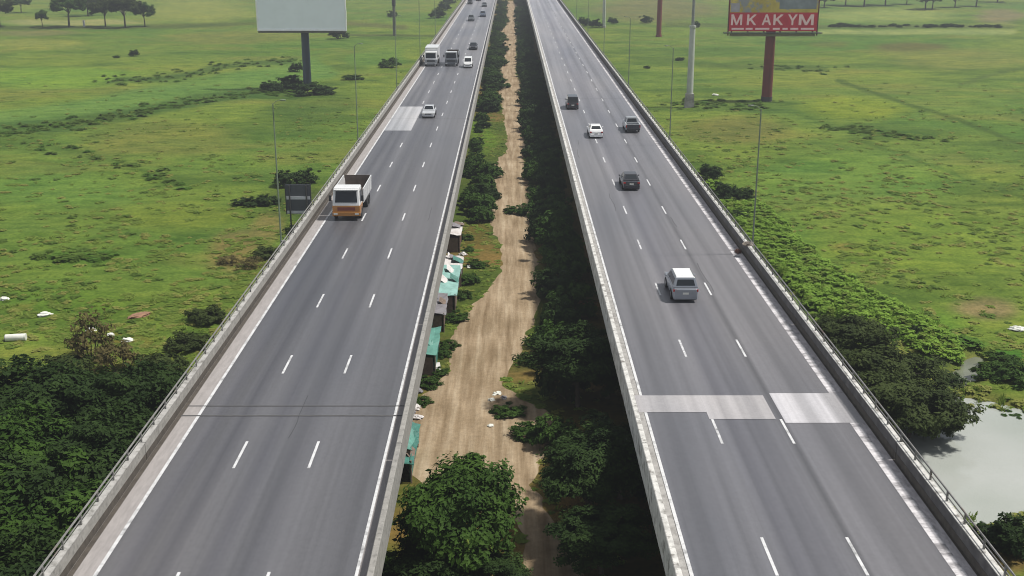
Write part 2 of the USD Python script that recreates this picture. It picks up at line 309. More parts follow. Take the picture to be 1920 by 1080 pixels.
for poly in (POND, PUDDLE):
    sd = np.full(len(pts), 9.0)
    sd[near] = np.where(shapely.contains(poly, P2[near]), -shapely.distance(poly.exterior, P2[near]), shapely.distance(poly.exterior, P2[near]))
    w = np.clip((sd + 0.7) / 2.2, 0, 1)
    H = H * np.clip((sd + 1) / 3, 0, 1) + (-0.9 + 0.9 * w) * (w < 1) - (0.0)
PXX, PXY = to_px(np.c_[pts, np.zeros(len(pts))])
front = pts[:, 1] > 20
PXX = np.where(front, PXX, -5000); PXY = np.where(front, PXY, 2000)
wn = np.c_[pts * 0.03, np.zeros(len(pts))]
WX = PXX + (meshkit.fbm(wn, 4, 11) - 0.5) * 90; WY = PXY + (meshkit.fbm(wn + 50, 4, 12) - 0.5) * 26 * np.clip(PXY / 300, 0.25, 1.6)
def lin(r, g, b):
    c = np.array([r, g, b]) / 255.0
    return np.where(c < 0.04045, c / 12.92, ((c + 0.055) / 1.055) ** 2.4) * np.array([0.97, 0.93, 0.66])
KA = 0.60     # photo brightness -> albedo
col = np.tile(lin(101, 129, 58) * KA, (len(pts), 1))
n1 = meshkit.fbm(np.c_[pts * 0.018, np.zeros(len(pts))], 4, 21)[:, None]; n2 = meshkit.fbm(np.c_[pts * np.array([0.05, 0.11]), np.zeros(len(pts))], 4, 22)[:, None]
def mixc(w, c):
    global col
    w = np.clip(w, 0, 1).reshape(-1, 1); col = col * (1 - w) + lin(*c) * np.array([1.02, 1.0, 0.92]) * KA * w
mixc(np.clip((n1 - 0.46) * 6, 0, 1) * 0.7, (118, 140, 64))
mixc(np.clip((0.47 - n1) * 5, 0, 1) * 0.7, (80, 124, 54))
mixc(np.clip((n2 - 0.56) * 7, 0, 1) * 0.5, (122, 128, 72))
mixc(np.clip((0.44 - n2) * 7, 0, 1) * 0.7, (72, 104, 42))
def ell(cx, cy, rx, ry, c, s=0.8, soft=0.45):
    d = np.hypot((WX - cx) / rx, (WY - cy) / ry); mixc(np.clip((1 - d) / soft, 0, 1) * s, c)
def line(p, w, c, s=0.8, raw=False):
    mixc(np.clip((1 - seg_dist(PXX if raw else WX, PXY if raw else WY, p) / w) * 2, 0, 1) * s, c)
# left plain
ell(380, 20, 130, 28, (138, 150, 86), 0.8); ell(150, 42, 170, 7, (160, 162, 128), 0.7); ell(60, 62, 100, 7, (128, 122, 96), 0.6)
line([(0, 52), (220, 52), (480, 44)], 5, (78, 96, 46), 0.85, True); line([(650, 44), (760, 52)], 6, (98, 104, 68), 0.8, True); line([(650, 66), (850, 68)], 3, (72, 90, 52), 0.8, True)
ell(60, 82, 120, 12, (138, 148, 82)); ell(430, 70, 150, 14, (122, 128, 74), 0.6)
ell(90, 145, 190, 22, (112, 150, 62), 0.85); ell(430, 130, 160, 12, (124, 142, 68), 0.6)
line([(-100, 245), (150, 205), (340, 170), (480, 148), (600, 128)], 26, (98, 138, 76), 0.85); line([(680, 110), (760, 105)], 20, (92, 134, 66), 0.6)
line([(190, 153), (300, 146), (400, 128), (560, 113)], 6, (70, 100, 46), 0.8); line([(-50, 250), (100, 238), (240, 215), (360, 190), (480, 176), (560, 172)], 16, (66, 100, 46), 0.85)
line([(60, 270), (160, 285), (280, 330), (360, 345)], 8, (76, 106, 46), 0.6); ell(300, 262, 190, 40, (116, 126, 68), 0.7); ell(600, 200, 110, 40, (76, 104, 50), 0.7)
ell(90, 360, 200, 40, (92, 134, 66), 0.6); ell(330, 410, 150, 40, (116, 134, 58), 0.6); ell(160, 480, 110, 20, (72, 110, 40), 0.5)
ell(440, 470, 60, 42, (126, 116, 84), 0.85); ell(490, 430, 40, 34, (130, 122, 86), 0.8); ell(120, 560, 160, 40, (88, 126, 46), 0.5)
ell(265, 590, 24, 12, (150, 120, 70), 0.7, 0.8); ell(45, 572, 22, 10, (128, 118, 74), 0.5); ell(210, 660, 110, 60, (102, 98, 52), 0.8); ell(40, 700, 80, 40, (80, 120, 44), 0.6)
ell(560, 380, 110, 40, (62, 82, 44), 0.8)
# right plain
ell(1230, 20, 150, 30, (116, 116, 88), 0.75); ell(1660, 30, 170, 16, (140, 158, 100), 0.8); ell(1890, 30, 60, 16, (130, 124, 108), 0.85)
line([(1250, 47), (1500, 50), (1900, 50)], 5, (86, 104, 58), 0.8, True); line([(1540, 60), (1900, 60)], 6, (148, 164, 118), 0.7, True)
ell(1700, 88, 75, 12, (100, 100, 64), 0.85); ell(1560, 84, 50, 8, (104, 110, 62), 0.6); ell(1800, 110, 150, 24, (124, 134, 80), 0.6)
line([(1200, 108), (1290, 112), (1350, 118)], 6, (78, 108, 48), 0.8); line([(1330, 122), (1480, 126), (1560, 132)], 5, (82, 106, 50), 0.8); ell(1600, 205, 120, 28, (128, 148, 54), 0.8)
ell(1380, 245, 130, 30, (112, 116, 68), 0.8); ell(1500, 150, 140, 22, (124, 138, 66), 0.5); ell(1800, 190, 130, 40, (112, 138, 66), 0.5)
line([(1570, 150), (1700, 195), (1800, 228), (1930, 274)], 5, (72, 98, 40), 0.8, True); line([(1610, 262), (1700, 295), (1800, 330), (1930, 374)], 5, (76, 104, 42), 0.8, True); line([(1550, 236), (1620, 246), (1750, 258)], 4, (70, 104, 44), 0.8)
line([(1800, 155), (1860, 138), (1920, 122)], 4, (86, 108, 58), 0.7); line([(1270, 195), (1420, 198)], 9, (84, 112, 48), 0.7)
ell(1600, 330, 260, 60, (92, 138, 66), 0.5); ell(1750, 460, 200, 90, (112, 140, 56), 0.6); ell(1600, 465, 35, 8, (112, 112, 66), 0.8); ell(1450, 470, 140, 110, (78, 122, 52), 0.6)
ell(1860, 588, 75, 24, (134, 126, 104), 0.95); ell(1700, 620, 160, 36, (84, 130, 48), 0.7); ell(1880, 690, 90, 40, (72, 124, 44), 0.9); ell(1900, 1060, 70, 40, (112, 96, 70), 0.9)
# between and under the decks
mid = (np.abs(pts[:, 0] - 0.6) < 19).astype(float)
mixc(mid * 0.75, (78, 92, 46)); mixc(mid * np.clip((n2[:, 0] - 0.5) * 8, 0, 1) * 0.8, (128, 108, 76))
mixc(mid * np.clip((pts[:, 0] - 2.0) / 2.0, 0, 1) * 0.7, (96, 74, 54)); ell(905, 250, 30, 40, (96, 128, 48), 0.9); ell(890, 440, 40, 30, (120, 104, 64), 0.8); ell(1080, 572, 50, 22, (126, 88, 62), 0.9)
sdp = np.where(near, np.minimum(shapely.distance(POND, P2), shapely.distance(PUDDLE, P2)), 9.0)
mixc(np.clip((1.6 - sdp) / 1.4, 0, 1) * 0.7 * np.clip(0.4 + 1.2 * n2[:, 0], 0, 1), (112, 104, 78))
rows, cols = GX.shape
i, j = np.meshgrid(np.arange(rows - 1), np.arange(cols - 1), indexing='ij')
a = i * cols + j
quads = np.stack([a, a + 1, a + cols + 1, a + cols], -1).reshape(-1, 4)
ground_m = usdkit.material(stage, '/World/Looks/field_grass', {
    'at': ('attribute', {'attribute': 'tint'}), 'g': ('geometry', {}),
    'm1': ('mapping', {'scale': (0.22, 0.5, 1)}), 'n1': ('noise_texture', {'scale': 1.0, 'detail': 5.0, 'roughness': 0.65}),
    'n2': ('noise_texture', {'scale': 2.6, 'detail': 4.0, 'roughness': 0.7}), 'n3': ('noise_texture', {'scale': 0.07, 'detail': 4.0}),
    'r1': ('rgb_ramp', {'ramp': [(0.28, (0.54, 0.64, 0.44)), (0.5, (1.0, 1.0, 1.0)), (0.72, (1.42, 1.27, 1.3))]}),
    'r2': ('rgb_ramp', {'ramp': [(0.3, (0.62, 0.68, 0.58)), (0.7, (1.36, 1.30, 1.34))]}), 'r3': ('rgb_ramp', {'ramp': [(0.35, (0.86, 0.92, 0.9)), (0.65, (1.12, 1.06, 1.0))]}),
    'x1': ('mix', {'mix_type': 'multiply', 'fac': 1.0}), 'x2': ('mix', {'mix_type': 'multiply', 'fac': 1.0}), 'x3': ('mix', {'mix_type': 'multiply', 'fac': 1.0}),
    'b': ('bump', {'strength': 0.8, 'distance': 0.25}), 'p': ('principled_bsdf', {'roughness': 0.9, 'specular_ior_level': 0.1})},
    [('g.position', 'm1.vector'), ('m1.vector', 'n1.vector'), ('g.position', 'n2.vector'), ('g.position', 'n3.vector'), ('n1.fac', 'r1.fac'), ('n2.fac', 'r2.fac'), ('n3.fac', 'r3.fac'),
     ('at.color', 'x1.color1'), ('r1.color', 'x1.color2'), ('x1.color', 'x2.color1'), ('r2.color', 'x2.color2'), ('x2.color', 'x3.color1'), ('r3.color', 'x3.color2'), ('x3.color', 'p.base_color'),
     ('n1.fac', 'b.height'), ('b.normal', 'p.normal')], surface='p.BSDF')
gp = obj('ground', (np.c_[pts, H], quads), ground_m, smooth=True, label='wide flat green grassland on both sides of the twin elevated roads', cat='ground', kind='structure')
UsdGeom.PrimvarsAPI(gp).CreatePrimvar('tint', Sdf.ValueTypeNames.Color3fArray, 'vertex').Set(Vt.Vec3fArray.FromNumpy(col.astype(np.float32)))
from scipy.interpolate import RegularGridInterpolator
_h = RegularGridInterpolator((gy, gx), H.reshape(rows, cols), bounds_error=False, fill_value=0.0)
def gz(x, y): return float(_h((y, x)))

# water
def flat_poly(poly, z): 
    v, f = trimesh.creation.triangulate_polygon(poly, engine='earcut')
    return trimesh.Trimesh(np.c_[v, np.full(len(v), z)], f, process=False)
water_m = usdkit.material(stage, '/World/Looks/pond_water', {
    'g': ('geometry', {}), 'n': ('noise_texture', {'scale': 0.12, 'detail': 3.0}), 'r': ('rgb_ramp', {'ramp': [(0.3, (0.265, 0.285, 0.25)), (0.7, (0.34, 0.35, 0.325))]}),
    'nb': ('noise_texture', {'scale': 2.4, 'detail': 4.0}), 'b': ('bump', {'strength': 0.25, 'distance': 0.05}), 'p': ('principled_bsdf', {'roughness': 0.06, 'specular_ior_level': 0.5, 'ior': 1.33})},
    [('g.position', 'n.vector'), ('n.fac', 'r.fac'), ('r.color', 'p.base_color'), ('g.position', 'nb.vector'), ('nb.fac', 'b.height'), ('b.normal', 'p.normal')], surface='p.BSDF')
obj('pond_water', flat_poly(POND.buffer(1.2), -0.42), water_m, label='still pale grey green pond beside the right elevated road', cat='water', kind='structure')
obj('puddle_water', flat_poly(PUDDLE.buffer(0.6), -0.5), mat('muddy_water', (0.13, 0.14, 0.095), 0.25, 0.2, 0.6), label='small grey inlet of water among weeds behind the pond', cat='water', kind='structure')

# dirt track
L = [(950, 2), (946, 30), (934, 65), (936, 110), (937, 135), (931, 150), (940, 190), (946, 230), (951, 262), (949, 285), (930, 302), (922, 330), (917, 370), (920, 410), (928, 445), (942, 475), (938, 510), (915, 540), (882, 580), (857, 610), (845, 640), (842, 690), (815, 722), (785, 745), (772, 790), (770, 830), (772, 880), (800, 920), (880, 950), (960, 975), (985, 1010), (985, 1090), (985, 1300)]
R = [(972, 2), (972, 30), (970, 65), (968, 110), (968, 140), (974, 155), (980, 200), (985, 250), (984, 300), (985, 330), (996, 360), (1003, 420), (1005, 470), (1006, 520), (1010, 560), (1004, 600), (985, 640), (955, 690), (938, 725), (985, 748), (1030, 772), (1040, 800), (1032, 840), (1018, 870), (1000, 905), (1010, 950), (1050, 1000), (1085, 1050), (1095, 1090), (1110, 1300)]
L = [(p[0], p[1]) for p in L]
track = wobble(world_poly(L + R[::-1]), 0.5, 5, 0.5, 0.7)
tb = track.bounds
tx, ty = np.arange(tb[0], tb[2], 0.35), axis(tb[1], tb[3], tb[1], 130, 0.5, 1.02)
TX, TY = np.meshgrid(tx, ty)
tp = np.c_[TX.ravel(), TY.ravel()]
tsd = np.where(shapely.contains(track, shapely.points(tp)), shapely.distance(track.exterior, shapely.points(tp)), -1)
from scipy.spatial import Delaunay
inside = tsd > 0.3
nb_ = int(track.exterior.length / 0.6)
bp = np.array([track.exterior.interpolate(q / nb_, normalized=True).coords[0] for q in range(nb_)])
allp = np.vstack([tp[inside], bp])
cen = np.interp(allp[:, 1], [at(*q)[1] for q in L[::-1]], [at(*q)[0] for q in L[::-1]]) * 0.5 + np.interp(allp[:, 1], [at(*q)[1] for q in R[::-1]], [at(*q)[0] for q in R[::-1]]) * 0.5
dl = Delaunay(allp); tri = dl.simplices
ctr = allp[tri].mean(1)
tri = tri[shapely.contains(track, shapely.points(ctr))]
sdall = shapely.distance(track.exterior, shapely.points(allp))
tz = 0.006 + np.clip(sdall / 1.2, 0, 1) * (0.05 + 0.10 * (meshkit.fbm(np.c_[allp * np.array([1.1, 0.25]), np.zeros(len(allp))], 3, 8) - 0.4) - 0.05 * np.exp(-((np.abs(allp[:, 0] - cen) - 0.8) / 0.28) ** 2))
tz = np.maximum(tz, 0.006)
dirt_m = usdkit.material(stage, '/World/Looks/dirt_track', {
    'g': ('geometry', {}), 'm1': ('mapping', {'scale': (1.7, 0.10, 1)}), 'n1': ('noise_texture', {'scale': 1.0, 'detail': 5.0, 'roughness': 0.6}), 'n2': ('noise_texture', {'scale': 0.22, 'detail': 4.0}), 'n3': ('noise_texture', {'scale': 3.0, 'detail': 4.0, 'roughness': 0.7}),
    'r1': ('rgb_ramp', {'ramp': [(0.28, (0.155, 0.108, 0.062)), (0.52, (0.265, 0.20, 0.128)), (0.74, (0.365, 0.295, 0.205))]}), 'r2': ('rgb_ramp', {'ramp': [(0.35, (0.82, 0.80, 0.76)), (0.65, (1.1, 1.1, 1.1))]}), 'r3': ('rgb_ramp', {'ramp': [(0.3, (0.85,) * 3), (0.7, (1.12,) * 3)]}),
    'x1': ('mix', {'mix_type': 'multiply', 'fac': 1.0}), 'x2': ('mix', {'mix_type': 'multiply', 'fac': 1.0}), 'b': ('bump', {'strength': 0.6, 'distance': 0.1}), 'p': ('principled_bsdf', {'roughness': 0.95, 'specular_ior_level': 0.1})},
    [('g.position', 'm1.vector'), ('m1.vector', 'n1.vector'), ('g.position', 'n2.vector'), ('g.position', 'n3.vector'), ('n1.fac', 'r1.fac'), ('n2.fac', 'r2.fac'), ('n3.fac', 'r3.fac'), ('r1.color', 'x1.color1'), ('r2.color', 'x1.color2'), ('x1.color', 'x2.color1'), ('r3.color', 'x2.color2'), ('x2.color', 'p.base_color'), ('n1.fac', 'b.height'), ('b.normal', 'p.normal')], surface='p.BSDF')
obj('dirt_track', (np.c_[allp, tz], tri), dirt_m, smooth=True, label='winding tan dirt track between the two elevated roads', cat='track', kind='structure')

# ------------------------------------------------------------------ the two elevated roads
Y0, Y1 = -30.0, 1400.0
YC, YL = (Y0 + Y1) / 2, Y1 - Y0
def sheet(x0, x1, y0, y1, z): return MB().quad((x0, y0, z), (x1, y0, z), (x1, y1, z), (x0, y1, z))
def road(name, label, x0, x1, e0, e1, dashes, near0, asph, shoulders):
    t = thing(name, label, 'elevated road', (0, 0, 0), kind='structure')
    obj('deck_slab', MB().box(((x0 + x1) / 2, YC, DECK - 0.15), (x1 - x0 - 0.006, YL, 0.30)), shade_concrete, t)
    for q in range(5):
        gxp = x0 + 1.6 + q * (x1 - x0 - 3.2) / 4
        obj('girder', MB().box((gxp, YC, DECK - 0.30 - 0.5), (0.5, YL, 0.99)), shade_concrete, t)
    for py in np.arange(4, 700, 20.0):
        obj('pier_cap', MB().box(((x0 + x1) / 2, py, DECK - 1.30 - 0.45), (x1 - x0 - 1.0, 1.2, 0.89)), shade_concrete, t)
        for q in (-1, 0, 1):
            obj('pier_column', MB().tube([((x0 + x1) / 2 + q * 4.2, py, -0.5), ((x0 + x1) / 2 + q * 4.2, py, DECK - 1.75)], 0.5, 12), shade_concrete, t)
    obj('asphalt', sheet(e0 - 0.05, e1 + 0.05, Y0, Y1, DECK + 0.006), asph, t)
    for s0, s1, mm in shoulders: obj('shoulder', sheet(s0, s1, Y0, Y1, DECK + 0.010), mm, t)
    for e, w, mm in ((e0, 0.16, paint_w), (e1, 0.13, paint_w)) if e0 < 0 else ((e0, 0.15, paint_w), (e1 + 0.18, 0.46, paint_old)): obj('edge_line', sheet(e - w / 2, e + w / 2, Y0, Y1, DECK + 0.015), mm, t)
    for dx in dashes:
        for k in range(-4, 52):
            y = near0 + 12.2 * k
            obj('lane_dash', sheet(dx - 0.065, dx + 0.065, y, y + 3.0, DECK + 0.014), paint_w, t)
    return t
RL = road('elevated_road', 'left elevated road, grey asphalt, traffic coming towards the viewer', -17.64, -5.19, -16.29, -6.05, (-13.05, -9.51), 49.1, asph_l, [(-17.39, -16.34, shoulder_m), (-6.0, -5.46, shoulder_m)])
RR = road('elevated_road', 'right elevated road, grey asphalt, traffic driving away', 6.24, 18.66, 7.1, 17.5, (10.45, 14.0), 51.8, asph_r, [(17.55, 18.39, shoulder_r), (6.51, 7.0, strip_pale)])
obj('gutter_stain', sheet(-17.38, -17.15, Y0, Y1, DECK + 0.015), gutter, RL)
obj('gutter_stain', sheet(18.27, 18.385, Y0, Y1, DECK + 0.015), gutter, RR)
obj('gutter_stain', sheet(-5.62, -5.47, Y0, Y1, DECK + 0.015), gutter, RL)
for yy, w in ((55.2, 0.14), (56.5, 0.12), (156.5, 0.06)): obj('expansion_joint', sheet(-17.2, -5.62, yy, yy + w, DECK + 0.019), joint_m, RL)
for yy, w in ((176.5, 0.06),): obj('expansion_joint', sheet(6.6, 18.27, yy, yy + w, DECK + 0.019), joint_m, RR)
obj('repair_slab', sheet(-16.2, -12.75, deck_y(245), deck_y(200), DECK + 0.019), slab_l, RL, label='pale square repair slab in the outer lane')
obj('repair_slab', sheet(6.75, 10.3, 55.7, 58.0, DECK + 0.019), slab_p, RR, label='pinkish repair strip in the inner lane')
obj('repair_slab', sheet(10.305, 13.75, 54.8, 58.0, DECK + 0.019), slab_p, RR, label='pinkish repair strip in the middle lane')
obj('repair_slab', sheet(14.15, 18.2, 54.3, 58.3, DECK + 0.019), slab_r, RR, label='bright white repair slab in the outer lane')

# sealed cracks and seams
sealer = mat('crack_sealer', (0.045, 0.045, 0.048), 0.7, 0.3, 2.0)
rc = np.random.default_rng(19)
def crack(x, y, ln, t, w=0.018, wig=0.03):
    n_ = max(4, int(ln / 0.6)); yy = np.linspace(0, ln, n_); xx = np.cumsum(rc.normal(size=n_) * wig)
    v = np.vstack([np.c_[x + xx - w, y + yy, np.full(n_, DECK + 0.0115)], np.c_[x + xx + w, y + yy, np.full(n_, DECK + 0.0115)]])
    k_ = np.arange(n_ - 1); obj('sealed_crack', MB().add(v, np.c_[k_, k_ + n_, k_ + n_ + 1, k_ + 1]), sealer, t)
for k in range(5): crack(rc.uniform(-15.8, -6.6), 50 + 130 * rc.random() ** 1.2, rc.uniform(3, 8), RL)
for k in range(5): crack(rc.uniform(7.6, 17.0), 60 + 130 * rc.random() ** 1.2, rc.uniform(3, 8), RR)
def parapet(x0, x1, label, pm, rail_x=None, inner=False, cop=None):
    t = thing('parapet_wall', label, 'parapet', (0, 0, 0))
    prof = [(x0, DECK - 0.62 if inner else DECK - 0.45), (x1, DECK - 0.62 if inner else DECK - 0.45), (x1, DECK + 0.87), (x1 - 0.03, DECK + 0.90), (x0 + 0.03, DECK + 0.90), (x0, DECK + 0.87)]
    n = len(prof)
    # cast in lengths, with an open joint between them
    seg = 20.0; ys = np.arange(-30, 700, seg)
    for k, ya in enumerate(ys):
        yb = Y1 if k == len(ys) - 1 else ya + seg - 0.06
        v = np.array([(x, ya, z) for x, z in prof] + [(x, yb, z) for x, z in prof])
        f = [[q, (q + 1) % n, n + (q + 1) % n, n + q] for q in range(n)]
        b = MB().add(v, f); b.add(v[:n], [[0, 5, 4], [0, 4, 3], [0, 3, 2], [0, 2, 1]]); b.add(v[n:], [[0, 4, 5], [0, 3, 4], [0, 2, 3], [0, 1, 2]])
        obj('wall_length', b, pm, t)
        if cop: obj('foot_stain', MB().box((x1 + 0.004 if x1 < 0 else x0 - 0.004, (ya + yb) / 2, DECK + 0.20), (0.02, yb - ya, 0.36)), gutter, t)
        if cop: obj('coping', MB().box(((x0 + x1) / 2, (ya + yb) / 2, DECK + 0.925), (x1 - x0 + 0.05, yb - ya, 0.05)), cop, t)
    if rail_x:
        obj('handrail', MB().tube([(rail_x, Y0, DECK + 1.42), (rail_x, Y1, DECK + 1.42)], 0.045, 6), rail_m, t)
        obj('handrail', MB().tube([(rail_x, Y0, DECK + 1.17), (rail_x, Y1, DECK + 1.17)], 0.03, 6), rail_m, t)
        for k in range(290):
            y = 20 + 2.0 * k
            obj('rail_post', MB().box((rail_x, y, DECK + 1.16), (0.07, 0.09, 0.515)), rail_m, t)
    return t
parapet(-17.64, -17.40, 'outer concrete parapet with steel handrail left of the left road', parapet_grey, -17.56, cop=parapet_pale)
parapet(-5.45, -5.19, 'inner concrete parapet of the left road, above the shacks', parapet_grey, inner=True)
parapet(6.24, 6.50, 'inner whitewashed parapet of the right road, above the dark shrubs', parapet_white, inner=True)
parapet(18.40, 18.65, 'outer concrete parapet with steel handrail beside the pond', shade_face, 18.58, cop=parapet_white)  # shade painted into the wall, coping kept pale as the lit top

# ------------------------------------------------------------------ vegetation classes
def leaves(centers, outward, n_per, cr, leaf, rs, flat=0.65, up=0.7):
    k = len(centers)
    d = rs.normal(size=(k, n_per, 3)); d /= np.linalg.norm(d, axis=2, keepdims=True)
    rad = cr[:, None, None] * rs.random((k, n_per, 1)) ** 0.45
    p = centers[:, None] + d * rad * np.array([1, 1, flat])
    nrm = outward[:, None] * 0.5 + d * 0.5 + rs.normal(size=d.shape) * 0.45 + np.array([0, 0, up])
    p, nrm = p.reshape(-1, 3), nrm.reshape(-1, 3); nrm /= np.linalg.norm(nrm, axis=1, keepdims=True)
    a = np.cross(nrm, rs.normal(size=nrm.shape)); a /= np.linalg.norm(a, axis=1, keepdims=True); b = np.cross(nrm, a)
    s = leaf * rs.uniform(0.6, 1.35, (len(p), 1))
    v = np.stack([p - a * s, p + b * s * 0.45 + nrm * s * 0.08, p + a * s, p - b * s * 0.45 + nrm * s * 0.08], 1).reshape(-1, 3)
    q = np.arange(len(p))[:, None] * 4
    return v, np.vstack([q + [0, 1, 2], q + [0, 2, 3]])

def crown_centers(rs, n, r, rz, cz, seed, lower=-0.55, lobes=0.5):
    d = rs.normal(size=(n * 4, 3)); d /= np.linalg.norm(d, axis=1, keepdims=True)
    d = d[d[:, 2] > lower][:n]
    lobe = 0.62 + lobes * (meshkit.fbm(d * 1.9 + seed * 7.1, 3, seed) - 0.33) * 2.3
    u = rs.uniform(0.45, 1.0, (len(d), 1)) ** 0.6
    return d * np.array([r, r, rz]) * lobe[:, None] * u + np.array([0, 0, cz]), d

CROWN = {}
def tree_class(name, seed, h, r, leafm, n=150, per=50, leaf=0.30, base=0.35, lobes=0.6):
    rs = np.random.default_rng(seed)
    c = stage.CreateClassPrim(f'/World/{name}')
    rz = h * (1 - base) / 2 * 0.95; cz = h * base + rz * 0.9
    cc, dd = crown_centers(rs, n, r * 0.92, rz, cz, seed, lobes=lobes)
    v, f = leaves(cc, dd, per, rs.uniform(0.10, 0.25, len(cc)) * r, leaf, rs)
    obj('crown', (v, f), leafm, c)
    b = MB(); top = np.array([rs.normal() * 0.3, rs.normal() * 0.3, h * base + rz * 0.5])
    b.tube([(0, 0, -0.3), (top[0] * 0.3, top[1] * 0.3, h * base * 0.6), top], [0.045 * h * 0.6, 0.035 * h * 0.6, 0.02 * h * 0.6], 8)
    for k in rs.choice(len(cc), 16, replace=False):
        s = top * np.array([0.6, 0.6, rs.uniform(0.55, 1.0)]); e = cc[k]; mdl = (s + e) / 2 + np.array([0, 0, 0.12 * r])
        b.tube([s, mdl, e], [0.07, 0.05, 0.02], 5)
    obj('trunk', b, bark, c, smooth=40)
    if not name.startswith('far'): CROWN[str(c.GetPath())] = cz
    return str(c.GetPath())

def shrub_class(name, seed, h, r, leafm, n=60, per=38, leaf=0.20):
    rs = np.random.default_rng(seed)
    c = stage.CreateClassPrim(f'/World/{name}')
    cc, dd = crown_centers(rs, n, r, h * 0.52, h * 0.42, seed, lower=-0.5, lobes=0.8)
    cc[:, 2] = np.maximum(cc[:, 2], 0.12)
    v, f = leaves(cc, dd, per, rs.uniform(0.16, 0.32, len(cc)) * r, leaf, rs, up=0.6)
    obj('foliage', (v, f), leafm, c)
    b = MB()
    for k in rs.choice(len(cc), 9, replace=False): b.tube([(cc[k][0] * 0.15, cc[k][1] * 0.15, -0.1), cc[k] * np.array([0.6, 0.6, 0.6]), cc[k]], [0.045, 0.03, 0.012], 5)
    obj('stem', b, bark, c)
    return str(c.GetPath())

TD = [tree_class('dark_tree_class_a', 1, 8.0, 4.0, leaf_dark, 230, 120, 0.165), tree_class('dark_tree_class_b', 2, 8.0, 4.0, leaf_dark, 210, 125, 0.165, 0.3, 0.8), tree_class('mid_tree_class', 3, 8.0, 4.0, leaf_mid, 220, 120, 0.165, 0.32, 0.7)]
TO = [tree_class('olive_tree_class_a', 4, 7.0, 4.0, leaf_olive, 210, 75, 0.20, 0.3, 0.8), tree_class('olive_tree_class_b', 5, 7.0, 4.0, leaf_olive, 190, 75, 0.20, 0.3, 0.9)]
TF = [tree_class('far_tree_class_a', 6, 9.0, 4.2, leaf_mid, 110, 40, 0.34, 0.36, 0.7), tree_class('far_tree_class_b', 7, 9.0, 4.2, leaf_olive, 110, 40, 0.34, 0.36, 0.8)]
SD = [shrub_class('dark_shrub_class_a', 11, 2.6, 1.9, leaf_dark), shrub_class('dark_shrub_class_b', 12, 2.6, 1.9, leaf_dark), shrub_class('mid_shrub_class_a', 13, 2.4, 1.8, leaf_mid), shrub_class('mid_shrub_class_b', 14, 2.2, 1.9, leaf_mid)]
SW = [shrub_class('weed_class_a', 15, 1.4, 1.2, leaf_weed, 42, 30, 0.17), shrub_class('weed_class_b', 16, 1.3, 1.3, leaf_weed, 42, 30, 0.17)]
SY = [shrub_class('dry_shrub_class', 17, 2.4, 1.7, leaf_dry, 40, 22, 0.15), shrub_class('olive_shrub_class', 18, 2.2, 1.8, leaf_olive, 60, 36, 0.18)]

def plant(cls, name, label, cat, px, py, zc, radius, r0, hs=1.0, group=None, rz=None, world=None):
    s = radius / r0
    if cls in CROWN: s *= 1.12; zc = CROWN[cls] * s * hs
    p = at(px, py, zc) if world is None else np.array(world, float)
    return copy_of(cls, name, label, cat, (p[0], p[1], gz(p[0], p[1]) - 0.05), rng.uniform(0, 6.28) if rz is None else rz, (s * rng.uniform(0.88, 1.14), s * rng.uniform(0.88, 1.14), s * hs), group)

# big trees on the left edge
for k, (px, py, zc, rr, cls, lab) in enumerate([
    (60, 775, 4.5, 3.8, 0, 'dark green tree at the upper left of the thicket left of the road'), (185, 770, 4.3, 3.6, 1, 'dark tree at the top of the left thicket, under the bare bush'),
    (285, 745, 4.0, 2.9, 0, 'dark tree of the left thicket touching the left parapet'), (30, 880, 4.6, 3.9, 2, 'greener leafy tree at the left picture edge'), (140, 870, 4.6, 3.6, 1, 'dark round tree in the middle of the left thicket'),
    (215, 850, 3.6, 3.0, 0, 'dark tree of the left thicket beside the parapet rail'), (25, 1000, 4.6, 3.6, 2, 'green tree in the lower left corner'), (105, 985, 4.0, 3.2, 1, 'shaded tree by the parapet near the lower left corner'),
    (-70, 950, 4.6, 4.0, 0, 'dark tree cut off by the left picture edge, low in the thicket'), (-60, 800, 4.5, 4.0, 1, 'dark tree cut off by the left picture edge, high in the thicket'), (10, 1120, 4.0, 3.4, 0, 'dark tree below the lower left corner tree')]):
    plant(TD[cls], 'dark_tree', lab, 'tree', px, py, zc, rr, 4.0, 0.95)
# trees between the decks
for px, py, zc, rr, hs, cls, lab in [
    (862, 955, 4.2, 3.3, 1.0, 2, 'broad green tree at bottom centre beside the left parapet'), (1105, 880, 3.6, 2.8, 0.95, 0, 'dark green tree right of the track at its near bend'),
    (1165, 850, 3.4, 2.6, 0.8, 1, 'dark tree under the right road edge beside the near bend'), (1085, 668, 3.4, 2.9, 0.9, 0, 'spreading dark tree overhanging the track by the pinkish soil'),
    (1130, 1000, 3.0, 2.4, 0.7, 1, 'shaded tree deep beside the right road at the bottom'), (800, 1075, 3.2, 2.4, 0.75, 0, 'shaded tree under the left parapet at the bottom edge'), (905, 1085, 3.0, 2.2, 0.7, 1, 'low dark tree at the bottom edge left of the brown track end'), (1140, 690, 3.0, 2.4, 0.7, 1, 'dark tree half under the right road behind the spreading one')]:
    plant(TD[cls], 'track_tree', lab, 'tree', px, py, zc, rr, 4.0, hs)
